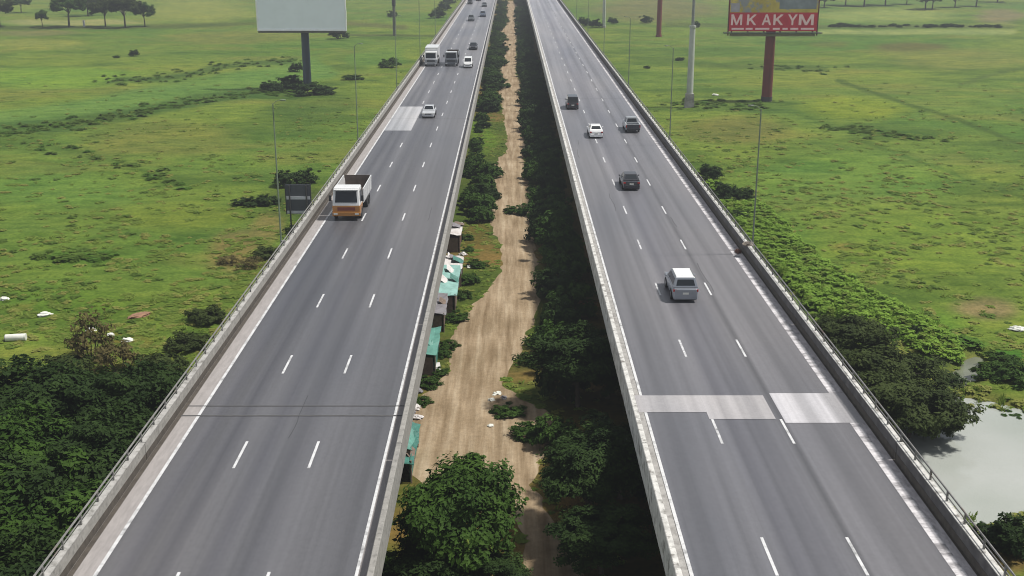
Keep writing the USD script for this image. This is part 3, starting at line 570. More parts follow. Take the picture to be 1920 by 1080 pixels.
# row of shrubs in the shade of the right road
for k in range(78):
    y = 62 + k * 5.6 * (1 + 0.003 * k) + rng.uniform(-1, 1)
    if abs(y - 67) < 5: continue
    x = rng.uniform(3.9, 5.4); rr = rng.uniform(1.7, 2.4)
    if y > 560: break
    plant(SD[rng.integers(0, 4)], 'shade_shrub', 'dark shrub of the shaded row along the inner side of the right road', 'shrub', 0, 0, 0, rr, 1.9, rng.uniform(0.9, 1.5), 'shaded shrubs along the right road', world=(x, y, 0))
    if rng.random() < 0.75:
        plant(SD[rng.integers(0, 4)], 'shade_shrub', 'dark shrub of the shaded row along the inner side of the right road', 'shrub', 0, 0, 0, rr * 0.75, 1.9, rng.uniform(0.8, 1.4), 'shaded shrubs along the right road', world=(rng.uniform(2.7, 3.6), y + rng.uniform(1, 4), 0))
# shrubs between left road and track
G2 = 'shrubs along the left road and the track'
L2 = 'green shrub between the left road and the dirt track'
for (ya, yb, n, xa, xb, r0, r1, dark) in [(258, 300, 16, -4.9, -2.6, 1.3, 2.1, 0.5), (205, 258, 20, -5.1, -2.6, 1.4, 2.2, 0.35), (118, 165, 18, -5.3, -2.6, 1.1, 1.9, 0.25), (300, 560, 60, -5.3, -2.2, 1.2, 2.0, 0.35), (165, 205, 8, -5.3, -4.3, 0.8, 1.3, 0.2)]:
    for k in range(n):
        plant(SD[rng.integers(0, 2) if rng.random() < dark else rng.integers(2, 4)], 'track_shrub', L2, 'shrub', 0, 0, 0, rng.uniform(r0, r1), 1.85, rng.uniform(0.7, 1.1), G2, world=(rng.uniform(xa, xb), rng.uniform(ya, yb), 0))
for px, py, rr, cls, lab in [(968, 392, 1.25, 3, 'small bush in the middle of the dirt track'), (878, 520, 1.2, 2, 'low bush right of the pale turquoise shack roof'), (855, 590, 1.0, 3, 'low bush right of the grey shack roof'), (895, 490, 0.9, 2, 'low bush by the track behind the turquoise shack'), (800, 710, 1.0, 3, 'low weedy bush below the teal shack'),
                            (955, 765, 1.0, 3, 'low green clump on bare soil by the near bend'), (990, 805, 1.1, 2, 'wider low clump below the small clump at the near bend'), (1000, 350, 0.9, 3, 'small bush at the right edge of the track'), (840, 640, 0.8, 2, 'small bush right of the teal shack'), (825, 690, 0.7, 3, 'small weed at the track edge below the teal shack'), (872, 440, 0.9, 3, 'weedy bush right of the white tarp shack'), (866, 548, 0.9, 2, 'bush at the right corner of the pale turquoise tarp'), (842, 575, 0.8, 3, 'bush at the right corner of the grey roof'), (815, 605, 0.8, 2, 'bush between the grey roof and the teal roof'), (830, 655, 0.8, 3, 'bush at the right corner of the teal roof'), (790, 745, 0.7, 2, 'weed at the foot of the left parapet above the rubbish bags'), (878, 462, 0.7, 3, 'weed between the white and the pinkish shack roofs')]:
    plant(SD[cls], 'low_bush', lab, 'bush', px, py, 0.5, rr, 1.85, 0.6)
# right of the right road
for px, py, zc, rr, hs, cls, lab in [(1590, 625, 3.2, 2.8, 0.8, 0, 'olive tree behind the parapet, top end of the right thicket'), (1655, 665, 3.2, 3.0, 0.8, 1, 'olive tree in the middle of the right thicket'), (1640, 725, 3.4, 2.8, 0.85, 0, 'olive tree of the right thicket pressed to the parapet'),
                                     (1710, 735, 3.2, 2.9, 0.8, 1, 'olive tree leaning over the pond edge'), (1760, 765, 2.6, 1.7, 0.8, 0, 'small olive tree reaching out over the pond')]:
    plant(TO[cls], 'olive_tree', lab, 'tree', px, py, zc, rr, 4.0, hs)
for px, py, rr, cls, hs, lab in [(1850, 1005, 1.1, 1, 0.8, 'bush between the parapet and the near pond shore'), (1905, 1020, 1.6, 0, 0.9, 'dark bush on the near pond shore at the right edge'), (1800, 738, 1.0, 0, 0.42, 'dark low bush on the far pond shore'), (1850, 742, 1.0, 3, 0.42, 'flat green bush on the far pond shore, middle one'), (1900, 752, 1.1, 3, 0.42, 'green bush on the far pond shore at the right edge'),
                                 (1780, 690, 1.0, 1, 0.6, 'olive clump left of the small inlet'), (1860, 690, 1.3, 2, 0.7, 'bright green mound right of the small inlet'), (1905, 700, 1.7, 2, 0.6, 'bright green mound at the right edge above the pond'), (1880, 668, 1.2, 3, 0.6, 'green mound below the grey mud patch'), (1715, 620, 0.7, 0, 1.2, 'small dark upright bush beyond the right thicket')]:
    plant(SD[cls], 'shore_bush', lab, 'bush', px, py, 0.5, rr, 1.9, hs)
# bushes by the left road
for px, py, rr, cls, hs, lab in [(540, 340, 1.9, 0, 0.8, 'dark bush behind the grey road sign back'), (575, 335, 1.7, 1, 0.8, 'dark bush between the road sign back and the parapet'), (500, 375, 1.5, 0, 0.6, 'dark low bush left of the road sign'), (462, 378, 1.6, 1, 0.45, 'flat dark bush furthest left of the road sign'), (560, 430, 1.3, 1, 0.7, 'dark bush below the road sign'),
                                 (510, 165, 2.6, 0, 0.6, 'left bush of the clump around the white billboard pole'), (545, 160, 3.0, 1, 0.7, 'tall bush of the clump just left of the white billboard pole'), (580, 172, 3.0, 0, 0.6, 'bush in front of the white billboard pole'), (610, 172, 2.4, 1, 0.5, 'right bush of the clump at the white billboard pole'), (556, 130, 1.6, 0, 1.0, 'small upright bush behind the white billboard pole'),
                                 (730, 122, 2.4, 2, 0.8, 'green bush near the left road short of the trucks'), (660, 145, 2.0, 3, 0.5, 'low green bush in the field right of the white billboard'), (634, 68, 3.2, 0, 0.9, 'dark bush showing under the right end of the white billboard')]:
    plant(SD[cls], 'roadside_bush', lab, 'bush', px, py, 0.6, rr, 1.9, hs)
for px, py, rr, cls, hs, lab in [(505, 470, 1.5, 1, 0.6, 'olive scrub beside the left parapet below the road sign'), (470, 490, 1.5, 0, 0.5, 'dry scrub on the brown patch by the left parapet'), (430, 480, 1.4, 0, 0.45, 'dry scrub at the left end of the brown patch'), (170, 660, 2.2, 0, 1.2, 'brown half bare bush above the left thicket'), (225, 690, 2.0, 0, 0.9, 'brown half bare bush right of the tallest dry bush'), (300, 690, 1.8, 1, 0.7, 'olive bush near the left parapet above the thicket'), (120, 690, 1.8, 1, 0.7, 'olive bush left of the bare bush above the thicket'), (385, 590, 1.4, 1, 0.7, 'olive scrub by the left parapet above the orange soil'), (350, 640, 1.5, 1, 0.7, 'olive scrub by the left parapet right of the white sacks')]:
    plant(SY[cls], 'dry_bush', lab, 'bush', px, py, 0.6, rr, 1.75, hs)
# far trees
for px, py, rr, cls, hs, lab in [(0, 50, 6.0, 1, 0.85, 'far tree cut by the left edge'), (80, 51, 2.6, 0, 1.1, 'smallest tree of the far left row, with a thin trunk'), (130, 52, 6.6, 0, 0.9, 'largest tree of the far left row'), (198, 50, 5.2, 1, 0.95, 'middle tree of the far left row'), (235, 53, 5.8, 1, 0.95, 'far row tree with the clearest trunk, right of the middle'), (272, 50, 4.6, 0, 0.9, 'rightmost tree of the far left row'), (165, 30, 5.0, 1, 0.8, 'tree standing behind the gap of the far left row'), (40, 24, 4.0, 0, 0.8, 'tree behind the far left row, near the left edge')]:
    plant(TF[cls], 'far_tree', lab, 'tree', px, py, 0.0, rr, 4.2, hs)
for k, px in enumerate([1545, 1585, 1620, 1660, 1700, 1735, 1748, 1790, 1830, 1870]):
    plant(TF[k % 2], 'horizon_tree', 'tree of the far row along the top right edge', 'tree', px, (14, 10, 12, 10, 8, 18, 17, 14, 12, 4)[k], 0.0, (5, 6.5, 7, 6.5, 5, 6.5, 6.0, 5.5, 6, 6)[k], 4.2, 0.6, 'far trees along the top right')
for k in range(26):
    px = 1555 + k * 12.4 + rng.uniform(-9, 9)
    plant(SD[k % 2], 'hedge_shrub', 'low dark shrub of the hedge line across the far right field', 'shrub', px, 51 + rng.uniform(-1.5, 1), 0.0, rng.uniform(0.7, 1.9), 1.9, 0.5, 'hedge line in the far right field')
for px, py, rr, cls, lab in [(832, 18, 3.2, 0, 'dark bush against the far end of the left road'), (822, 32, 3.0, 1, 'dark bush by the far left parapet, nearer one'), (842, 6, 3.2, 1, 'dark bush at the top edge by the left road'), (1095, 47, 2.6, 0, 'dark bush beside the far right parapet'), (1118, 50, 2.4, 1, 'dark bush at the far pale lamp post'), (1148, 44, 2.0, 0, 'dark bush right of the far pale lamp post'),
                             (1211, 42, 2.2, 1, 'upright dark bush left of the far brown pole'), (1305, 50, 1.8, 0, 'dark bush right of the white pole top'), (1213, 127, 0.9, 1, 'tiny dark bush in the near right field'), (1274, 112, 1.3, 0, 'flat dark bush left of the white pole'), (252, 102, 1.5, 0, 'small dark bush alone in the left field'), (219, 107, 0.9, 1, 'tiny dark bush beside the lone one in the left field'), (1330, 330, 1.7, 0, 'dark bush at the right parapet, furthest along'), (1355, 372, 1.9, 1, 'dark bush at the right parapet, middle one'), (1390, 375, 1.6, 0, 'dark bush right of the middle parapet bush'), (1385, 405, 1.3, 1, 'dark bush at the right parapet, nearest one'), (735, 30, 2.0, 1, 'dark bush at the far dark pole')]:
    plant(SD[cls], 'field_bush', lab, 'bush', px, py, 0.3, rr, 1.9, 0.55 if rr < 1.5 else 0.9)

# uncountable growth: rank weeds on the right bank, grass tufts on the plain
def tuft(rs, blades, h, w):
    b = MB()
    for _ in range(blades):
        an, ln = rs.uniform(0, 6.28), rs.uniform(0.5, 1.0) * h
        o = rs.normal(size=2) * 0.16 * h; lean = rs.uniform(0.2, 0.8) * ln
        d = np.array([math.cos(an), math.sin(an)]); n_ = np.array([-d[1], d[0]]) * w
        b.add([(o[0] - n_[0], o[1] - n_[1], -0.05), (o[0] + n_[0], o[1] + n_[1], -0.05), (o[0] + d[0] * lean * .5 + n_[0] * .8, o[1] + d[1] * lean * .5 + n_[1] * .8, ln * .7), (o[0] + d[0] * lean, o[1] + d[1] * lean, ln)], [[0, 1, 2], [0, 2, 3]])
    return b
def instancer(name, protos, P, rot, sc, ids, label, cat):
    pi = UsdGeom.PointInstancer.Define(stage, f'/World/{name}')
    paths = []
    for k, (mesh, mm) in enumerate(protos):
        q = obj('clump', mesh, mm, pi.GetPrim()); paths.append(q.GetPath())
    pi.CreatePrototypesRel().SetTargets(paths)
    pi.CreateProtoIndicesAttr(Vt.IntArray.FromNumpy(np.asarray(ids, np.int32)))
    pi.CreatePositionsAttr(Vt.Vec3fArray.FromNumpy(np.asarray(P, np.float32)))
    pi.CreateOrientationsAttr(Vt.QuathArray([Gf.Quath(math.cos(a / 2), 0, 0, math.sin(a / 2)) for a in rot]))
    pi.CreateScalesAttr(Vt.Vec3fArray.FromNumpy(np.asarray(sc, np.float32)))
    return tag(pi, label, cat, None, 'stuff')
rs = np.random.default_rng(77)
def scatter(poly, n):
    b = poly.bounds; q = np.c_[rs.uniform(b[0], b[2], n * 3), rs.uniform(b[1], b[3], n * 3)]
    return q[shapely.contains(poly, shapely.points(q))][:n]
weed_poly = world_poly([(1322, 345), (1360, 350), (1440, 400), (1520, 470), (1600, 540), (1700, 590), (1790, 640), (1800, 680), (1730, 660), (1640, 620), (1530, 590), (1470, 530), (1400, 450)])
q = scatter(weed_poly, 1500)
rsw = np.random.default_rng(5)
wc, wd = crown_centers(rsw, 10, 0.6, 0.5, 0.3, 3, lower=-0.2)
wv = leaves(wc, wd, 14, np.full(len(wc), 0.3), 0.17, rsw, up=2.2)
instancer('rank_weeds', [(tuft(rs, 24, 0.85, 0.05), leaf_weed), (wv, leaf_weed), (wv, grass_m)], [(x, y, gz(x, y)) for x, y in q], rs.uniform(0, 6.28, len(q)), np.repeat(rs.uniform(0.5, 1.25, (len(q), 1)), 3, 1), rs.choice([0, 1, 1, 1, 1, 2], len(q)),
          'rank bright green weeds on the bank right of the right road', 'weeds')
qx = np.c_[rs.uniform(-120, 2040, 60000), 130 + 720 * rs.random(60000) ** 1.15]
q = np.array([at(a, b)[:2] for a, b in qx])
q = q[(np.abs(q[:, 0] - 0.5) > 20) & (rs.random(len(q)) < np.clip((qx[:, 1] - 130) / 160, 0, 1))]
dens = meshkit.fbm(np.c_[q * 0.09, np.zeros(len(q))], 3, 4) * 0.6 + meshkit.fbm(np.c_[q * 0.35, np.zeros(len(q))], 2, 6) * 0.4
wet = POND.union(PUDDLE).buffer(0.3)
q = q[(rs.random(len(q)) < np.clip((dens - 0.40) * 2.4, 0.04, 0.28)) & ~shapely.contains(wet, shapely.points(q))]
gh = rs.uniform(0.4, 1.15, len(q))
# also along both sides of the track and under the parapets
e_ = np.c_[rs.uniform(-5.4, 6.0, 9000), 42 + 330 * rs.random(9000) ** 1.6]
esd = shapely.distance(track, shapely.points(e_))
e_ = e_[(esd > 0.05) & (rs.random(len(e_)) < np.where(esd < 0.6, 0.5, 0.35) * np.where(e_[:, 0] > 2.3, 0.35, 1))]
q = np.vstack([q, e_]); gh = np.r_[gh, rs.uniform(0.35, 0.8, len(e_))]
# rank dark growth along the ditch lines of the left field
dk = []
for ln_, n_ in (([(0, 252), (110, 236), (240, 215), (360, 190), (480, 176), (560, 170)], 190), ([(190, 153), (300, 147), (400, 128), (560, 113)], 90), ([(60, 270), (160, 285), (280, 330), (370, 350)], 26), ([(1550, 238), (1620, 246), (1750, 258)], 45), ([(1270, 196), (1420, 199)], 60), ([(1400, 122), (1560, 132)], 24), ([(110, 485), (200, 478)], 50), ([(1700, 618), (1800, 645)], 60)):
    ln_ = np.array(ln_, float); u_ = rs.random(n_) * (len(ln_) - 1); k_ = np.minimum(u_.astype(int), len(ln_) - 2); f_ = (u_ - k_)[:, None]
    pp_ = ln_[k_] * (1 - f_) + ln_[k_ + 1] * f_ + rs.normal(size=(n_, 2)) * np.array([18, 4.0])
    dk += [at(a, b)[:2] for a, b in pp_]
dk = np.array(dk)
def mound(seed, n, per, leaf):
    r_ = np.random.default_rng(seed); c_, d_ = crown_centers(r_, n, 0.5, 0.22, 0.05, seed, lower=0.0)
    return leaves(c_, d_, per, np.full(len(c_), 0.22), leaf, r_, flat=0.4, up=3.0)
instancer('grass_tufts', [(mound(1, 8, 6, 0.16), grass_m), (mound(2, 8, 6, 0.15), grass_deep), (mound(3, 8, 6, 0.16), grass_dry), (tuft(rs, 14, 0.5, 0.04), grass_m)], [(x, y, gz(x, y)) for x, y in q], rs.uniform(0, 6.28, len(q)), np.c_[gh * 1.3, gh * 1.3, gh * 0.6], rs.choice([0, 0, 0, 0, 1, 2, 2, 2, 3], len(q)),
          'loose grass tufts over the green plain', 'grass')

instancer('ditch_growth', [(wv, grass_deep), (wv, leaf_bank)], [(x, y, gz(x, y)) for x, y in dk], rs.uniform(0, 6.28, len(dk)), np.c_[rs.uniform(0.7, 1.8, (len(dk), 1)).repeat(2, 1), rs.uniform(0.3, 0.6, len(dk))], rs.choice([0, 0, 1], len(dk)),
          'darker rank growth along ditch lines in the fields', 'weeds')

w_ = np.array([POND.exterior.interpolate(u, normalized=True).coords[0] for u in rs.random(260)]) + rs.normal(size=(260, 2)) * 0.7
w_ = w_[w_[:, 0] > 19.5]
instancer('bank_reeds', [(tuft(rs, 18, 0.8, 0.04), grass_m), (mound(5, 8, 6, 0.16), grass_deep), (mound(6, 8, 6, 0.16), grass_dry)], [(x, y, max(gz(x, y), -0.45)) for x, y in w_], rs.uniform(0, 6.28, len(w_)), np.repeat(rs.uniform(0.4, 1.0, (len(w_), 1)), 3, 1), rs.choice([0, 0, 1, 2], len(w_)),
          'reeds and floating weed along the pond margin', 'reeds')

# ------------------------------------------------------------------ vehicles (local +y is forward)
def wheel(t, x, y, r, w, axle=True):
    m_ = MB(); an = np.linspace(0, 2 * np.pi, 17)[:-1]
    prof = [(r * 0.62, -w / 2), (r * 0.94, -w / 2), (r, -w * 0.36), (r, w * 0.36), (r * 0.94, w / 2), (r * 0.62, w / 2)]
    n, k = len(prof), 16
    v = np.array([(x + o, y + rr * math.cos(q), r + rr * math.sin(q)) for q in an for rr, o in prof])
    f = [[(i_ * n + j_), (i_ * n + (j_ + 1) % n), (((i_ + 1) % k) * n + (j_ + 1) % n), (((i_ + 1) % k) * n + j_)] for i_ in range(k) for j_ in range(n)]
    m_.add(v, f)
    wh = obj('wheel', m_, rubber, t, smooth=35)
    obj('rim', MB().tube([(x - w * 0.4, y, r), (x + w * 0.4, y, r)], r * 0.64, 14), rim_m, wh)

def mirror_x(p): return np.array([(-a, b, c) for a, b, c in p])
def both(p): return np.vstack([np.asarray(p, float), mirror_x(p)])

def cabin_panels(t, base, top, wb, wt, r, glass=glass_m, names=('windshield', 'rear_window', 'side_window')):
    """base/top: (y front, z), (y rear, z); glass panels just proud of the rounded cabin's flat faces."""
    bf, br = (wb, *base[0]), (wb, *base[1]); tf, tr = (wt, *top[0]), (wt, *top[1])
    neg = lambda p: np.array([-p[0], p[1], p[2]], float); pos = lambda p: np.array(p, float)
    def panel(a, b, c, d, ins=(0.06, 0.10)):     # a b bottom, c d top, wound outwards
        n = np.cross(b - a, d - a); n /= np.linalg.norm(n)
        L_ = lambda p, q_, u: p + (q_ - p) * u
        a2, b2, c2, d2 = [L_(L_(a, b, u), L_(d, c, u), w_) for u, w_ in ((ins[0], ins[1]), (1 - ins[0], ins[1]), (1 - ins[0], 1 - ins[1]), (ins[0], 1 - ins[1]))]
        o = n * (r + 0.012)
        return MB().quad(a2 + o, b2 + o, c2 + o, d2 + o, 0.02)
    obj(names[0], panel(pos(bf), neg(bf), neg(tf), pos(tf)), glass, t)
    obj(names[1], panel(neg(br), pos(br), pos(tr), neg(tr), (0.08, 0.16)), glass, t)
    for s in (1, -1):
        a_, b_, c_, d_ = (pos(br), pos(bf), pos(tf), pos(tr)) if s > 0 else (neg(bf), neg(br), neg(tr), neg(tf))
        obj(names[2], panel(a_, b_, c_, d_, (0.08, 0.12)), glass, t)

CARS = {  # L, W, body profile (y, z) top line, cabin base / top, half widths, wheel radius
    'sedan': dict(L=4.5, W=1.78, bot=0.19, prof=[(2.18, 0.55), (1.95, 0.78), (0.95, 0.92), (-1.65, 0.98), (-2.15, 0.93), (-2.2, 0.5)], base=[(0.95, 0.94), (-1.75, 0.98)], top=[(0.22, 1.40), (-0.95, 1.38)], wb=0.74, wt=0.55, wr=0.32, ax=(1.38, -1.3)),
    'suv': dict(L=4.6, W=1.86, bot=0.22, prof=[(2.22, 0.65), (2.0, 0.95), (1.0, 1.06), (-2.0, 1.06), (-2.22, 1.0), (-2.25, 0.55)], base=[(1.05, 1.06), (-2.13, 1.06)], top=[(0.35, 1.64), (-1.85, 1.62)], wb=0.79, wt=0.62, wr=0.36, ax=(1.4, -1.35)),
    'van': dict(L=4.5, W=1.75, bot=0.22, prof=[(2.2, 0.6), (2.05, 0.9), (1.5, 1.02), (-2.1, 1.06), (-2.2, 1.0), (-2.22, 0.5)], base=[(1.5, 1.02), (-2.1, 1.06)], top=[(0.75, 1.78), (-1.95, 1.78)], wb=0.76, wt=0.64, wr=0.33, ax=(1.42, -1.4)),
}
def car(name, label, kind, loc, rz, pm, group=None, detail=True, roof=None, cat='car'):
    c = CARS[kind]; t = thing(name, label, cat, loc, rz, group)
    hw, rb = c['W'] / 2 - 0.10, 0.10
    pr = c['prof']
    pts_ = [(hw - 0.02, y, z - rb) for y, z in pr] + [(hw, pr[0][0] - 0.02, c['bot'] + rb), (hw, pr[-1][0], c['bot'] + rb)]
    pts_ = [(x - (0.10 if abs(y) > 2.0 else 0), y * (c['L'] / 2 - 0.1) / 2.2, z) for x, y, z in pts_]
    body = round_hull(both(pts_), rb)
    for ay in c['ax']:
        for s in (-1, 1):
            cyl = manifold3d.Manifold.cylinder(0.5, c['wr'] + 0.05, c['wr'] + 0.05, 20).rotate([0, 90, 0]).translate([s * (c['W'] / 2 - 0.12) - 0.25 + (s * 0.1), ay, c['wr']])
            body = body - cyl
    obj('body', body, pm, t, smooth=35)
    rc = 0.06
    cab = round_hull(both([(c['wb'], *c['base'][0]), (c['wb'], *c['base'][1]), (c['wt'], *c['top'][0]), (c['wt'], *c['top'][1])]), rc)
    obj('cabin', cab, pm, t, smooth=35)
    if roof is not None:
        tz_ = c['top'][0][1]
        obj('roof', round_hull(both([(c['wt'] - 0.02, c['top'][0][0] - 0.04, tz_ + 0.02), (c['wt'] - 0.02, c['top'][1][0] + 0.04, c['top'][1][1] + 0.02)]), 0.055), roof, t, smooth=35)
    cabin_panels(t, c['base'], c['top'], c['wb'], c['wt'], rc)
    for ay in c['ax']:
        for s in (-1, 1): wheel(t, s * (c['W'] / 2 - 0.11), ay, c['wr'], 0.2)
    e = c['L'] / 2
    for s in (-1, 1):
        obj('tail_lamp', MB().box((s * (hw - 0.10), -e + 0.06, pr[-2][1] - 0.14), (0.24, 0.14, 0.16)), lamp_red, t)
        obj('head_lamp', MB().box((s * (hw - 0.14), e - 0.13, pr[1][1] - 0.14), (0.34, 0.22, 0.12)), lamp_clear, t)
        obj('door_mirror', round_hull([(s * (c['W'] / 2 + 0.02), c['base'][0][0] - 0.35, c['base'][0][1] + 0.06), (s * (c['W'] / 2 + 0.10), c['base'][0][0] - 0.35, c['base'][0][1] + 0.06)], 0.06), pm, t)
    obj('rear_bumper', round_hull(both([(hw - 0.08, -e + 0.05, 0.40), (hw - 0.08, -e + 0.05, 0.52)]), 0.07), black_plastic if kind == 'suv' else pm, t, smooth=35)
    obj('front_bumper', round_hull(both([(hw - 0.10, e - 0.06, 0.36), (hw - 0.10, e - 0.06, 0.46)]), 0.07), pm, t, smooth=35)
    obj('grille', MB().box((0, e - 0.02, 0.60), (0.9, 0.10, 0.12)), black_plastic, t)
    obj('number_plate', MB().box((0, -e - 0.01, 0.66), (0.40, 0.06, 0.14)), plate_m, t)
    if kind == 'suv':
        for s in (-1, 1): obj('roof_rail', MB().tube([(s * (c['wt'] + 0.0), c['top'][0][0] - 0.2, c['top'][0][1] + 0.09), (s * (c['wt'] + 0.0), c['top'][1][0] + 0.15, c['top'][1][1] + 0.09)], 0.025, 6), steel, t)
    return t

def road_spot(px, py, near_len):
    """A vehicle whose end nearest to the viewer meets the deck at this pixel."""
    p = at(px, py, DECK); return (p[0], p[1] + near_len, DECK + 0.006)

# right road: driving away
car('silver_suv', 'silver sport utility car with bright roof, nearest car on the right road', 'suv', road_spot(1285, 568, 2.3), 0.0, P_silver, roof=P_white)
car('black_sedan', 'black saloon car in the middle lane ahead of the silver one', 'sedan', road_spot(1184, 358, 2.2), 0.0, P_black)
car('white_sedan', 'small white saloon car straddling the lane line of the right road', 'sedan', road_spot(1118, 260, 2.2), 0.0, P_white)
car('black_van', 'boxy dark van furthest ahead in the inner lane of the right road', 'van', road_spot(1074, 206, 2.2), 0.0, P_black)

def pickup(loc, rz, label):
    t = thing('pickup_truck', label, 'pickup', loc, rz)
    body = round_hull(both([(0.80, 2.35, 0.45), (0.78, 2.35, 0.75), (0.80, 1.9, 0.98), (0.82, 1.0, 1.04), (0.82, -0.85, 1.04), (0.82, -0.85, 0.45)]), 0.1)
    bed = round_hull(both([(0.85, -0.95, 0.45), (0.85, -2.5, 0.45), (0.85, -0.95, 1.04), (0.85, -2.5, 1.04)]), 0.06) - manifold3d.Manifold.cube([1.56, 1.46, 0.9], True).translate([0, -1.72, 1.15])
    for ay in (1.55, -1.5):
        for s in (-1, 1):
            cyl = manifold3d.Manifold.cylinder(0.5, 0.43, 0.43, 20).rotate([0, 90, 0]).translate([s * 0.9 - 0.25, ay, 0.38]); body = body - cyl; bed = bed - cyl
    obj('body', body, P_lgrey, t, smooth=35); obj('bed', bed, P_lgrey, t, smooth=35)
    obj('tailgate', MB().box((0, -2.575, 0.80), (1.55, 0.04, 0.50)), P_dark, t, label='dark tailgate')
    for s in (-1, 1): obj('bed_rail', MB().box((s * 0.865, -1.72, 1.115), (0.07, 1.62, 0.03)), P_white, t)
    obj('bed_rail', MB().box((0, -2.53, 1.115), (1.6, 0.07, 0.03)), P_white, t)
    base, top = [(1.05, 1.06), (-0.86, 1.06)], [(0.4, 1.68), (-0.62, 1.68)]
    obj('cabin', round_hull(both([(0.78, *base[0]), (0.78, *base[1]), (0.62, *top[0]), (0.62, *top[1])]), 0.06), P_lgrey, t, smooth=35)
    cabin_panels(t, base, top, 0.78, 0.62, 0.06)
    for ay in (1.55, -1.5):
        for s in (-1, 1): wheel(t, s * 0.80, ay, 0.38, 0.24)
    for s in (-1, 1):
        obj('tail_lamp', MB().box((s * 0.86, -2.575, 0.86), (0.12, 0.05, 0.32)), lamp_red, t); obj('head_lamp', MB().box((s * 0.70, 2.36, 0.80), (0.30, 0.18, 0.14)), lamp_clear, t)
    obj('rear_bumper', MB().box((0, -2.64, 0.50), (1.7, 0.12, 0.16)), black_plastic, t)
    return t
pickup(road_spot(1187, 250, 2.6), 0.0, 'grey pickup with open pale bed and dark tailgate in the outer lane')

def truck(name, loc, label, cabp, lowp, body, L=8.0, W=2.45, cat='truck', topz=2.75):
    t = thing(name, label, cat, loc, math.pi)
    yf = L / 2; hw = W / 2
    obj('chassis', MB().box((0, -0.2, 0.85), (0.9, L - 0.6, 0.26)), black_plastic, t)
    cab = round_hull(both([(hw - 0.14, yf - 0.10, 1.35), (hw - 0.14, yf - 1.75, 1.35), (hw - 0.22, yf - 0.42, topz - 0.1), (hw - 0.22, yf - 1.75, topz - 0.1)]), 0.1)
    obj('cab', cab, cabp, t, smooth=35)
    low = round_hull(both([(hw - 0.12, yf - 0.08, 0.62), (hw - 0.12, yf - 1.7, 0.62), (hw - 0.12, yf - 0.08, 1.26), (hw - 0.12, yf - 1.7, 1.26)]), 0.1)
    for s in (-1, 1): low = low - manifold3d.Manifold.cylinder(0.7, 0.58, 0.58, 20).rotate([0, 90, 0]).translate([s * (hw - 0.1) - 0.35, yf - 1.15, 0.5])
    obj('cab_front', low, lowp, t, smooth=35)
    cabin_panels(t, [(yf - 0.10, 1.45), (yf - 1.75, 1.45)], [(yf - 0.42, topz - 0.18), (yf - 1.75, topz - 0.18)], hw - 0.14, hw - 0.22, 0.1)
    obj('sun_visor', MB().box((0, yf - 0.16, topz - 0.14), (W - 0.4, 0.30, 0.05)), cabp, t)
    obj('grille', MB().box((0, yf + 0.025, 1.05), (W * 0.62, 0.05, 0.30)), black_plastic if lowp is not P_orange else P_rust, t)
    obj('front_bumper', MB().box((0, yf + 0.05, 0.58), (W - 0.06, 0.20, 0.30)), lowp, t)
    for s in (-1, 1):
        obj('head_lamp', MB().box((s * (hw - 0.32), yf + 0.16, 0.62), (0.34, 0.05, 0.16)), lamp_clear, t)
        obj('door_mirror', MB().box((s * (hw + 0.16), yf - 0.25, 1.95), (0.22, 0.08, 0.5)), black_plastic, t)
    for ay, w_ in ((yf - 1.15, 0.3), (-yf + 1.3, 0.55), (-yf + 2.5, 0.55)):
        for s in (-1, 1): wheel(t, s * (hw - w_ / 2 - 0.02), ay, 0.5, w_)
    yb0, yb1 = yf - 2.0, -yf
    if body == 'tipper':
        z0, z1 = 1.12, 2.45; yc, ln = (yb0 + yb1) / 2, yb0 - yb1
        for s in (-1, 1):
            obj('side_board', MB().quad((s * hw * 0.96, yb0, z0), (s * hw * 0.96, yb1, z0), (s * hw, yb1, z1), (s * hw, yb0, z1), 0.07 * s), cabp, t)
            for q in range(5): obj('side_rib', MB().box((s * (hw + 0.035), yb0 - 0.3 - q * (ln - 0.6) / 4, (z0 + z1) / 2), (0.09, 0.12, z1 - z0 - 0.1)), cabp, t)
        obj('bed_floor', MB().box((0, yc, z0 + 0.03), (W * 0.9, ln - 0.1, 0.08)), bed_in, t)
        obj('front_board', MB().box((0, yb0 - 0.05, (z0 + z1) / 2 + 0.12), (W * 0.93, 0.07, z1 - z0 + 0.24)), bed_in, t)
        obj('tailgate', MB().box((0, yb1 + 0.05, (z0 + z1) / 2), (W * 0.93, 0.07, z1 - z0)), bed_in, t)
        hp = [(x_ * W * 0.44, yb0 - 0.15 - u * (ln - 0.3), 1.2 + 0.55 * (1 - abs(x_) ** 2) * math.sin(math.pi * min(max(u, 0.02), 0.98)) + 0.08 * rng.random()) for u in np.linspace(0, 1, 8) for x_ in np.linspace(-1, 1, 6)]
        qd = [[r_ * 6 + c_, r_ * 6 + c_ + 1, (r_ + 1) * 6 + c_ + 1, (r_ + 1) * 6 + c_] for r_ in range(7) for c_ in range(5)]
        obj('load_heap', MB().add(hp, np.array(qd)[:, ::-1]), bed_in, t, smooth=True)
    else:
        z1 = body
        yc, ln = (yb0 + yb1) / 2, yb0 - yb1
        obj('cargo_box', round_hull(both([(hw - 0.04, yb0 - 0.04, 1.14), (hw - 0.04, yb1 + 0.04, 1.14), (hw - 0.04, yb0 - 0.04, z1), (hw - 0.04, yb1 + 0.04, z1)]), 0.04), cabp, t, smooth=35)
        for s in (-1, 1): obj('rear_door', MB().box((s * hw / 2, yb1 - 0.02, (1.14 + z1) / 2), (hw - 0.1, 0.04, z1 - 1.3)), cabp, t)
        obj('box_rail', MB().box((0, yb0 + 0.03, z1 - 0.05), (W - 0.1, 0.05, 0.08)), steel, t)
    return t
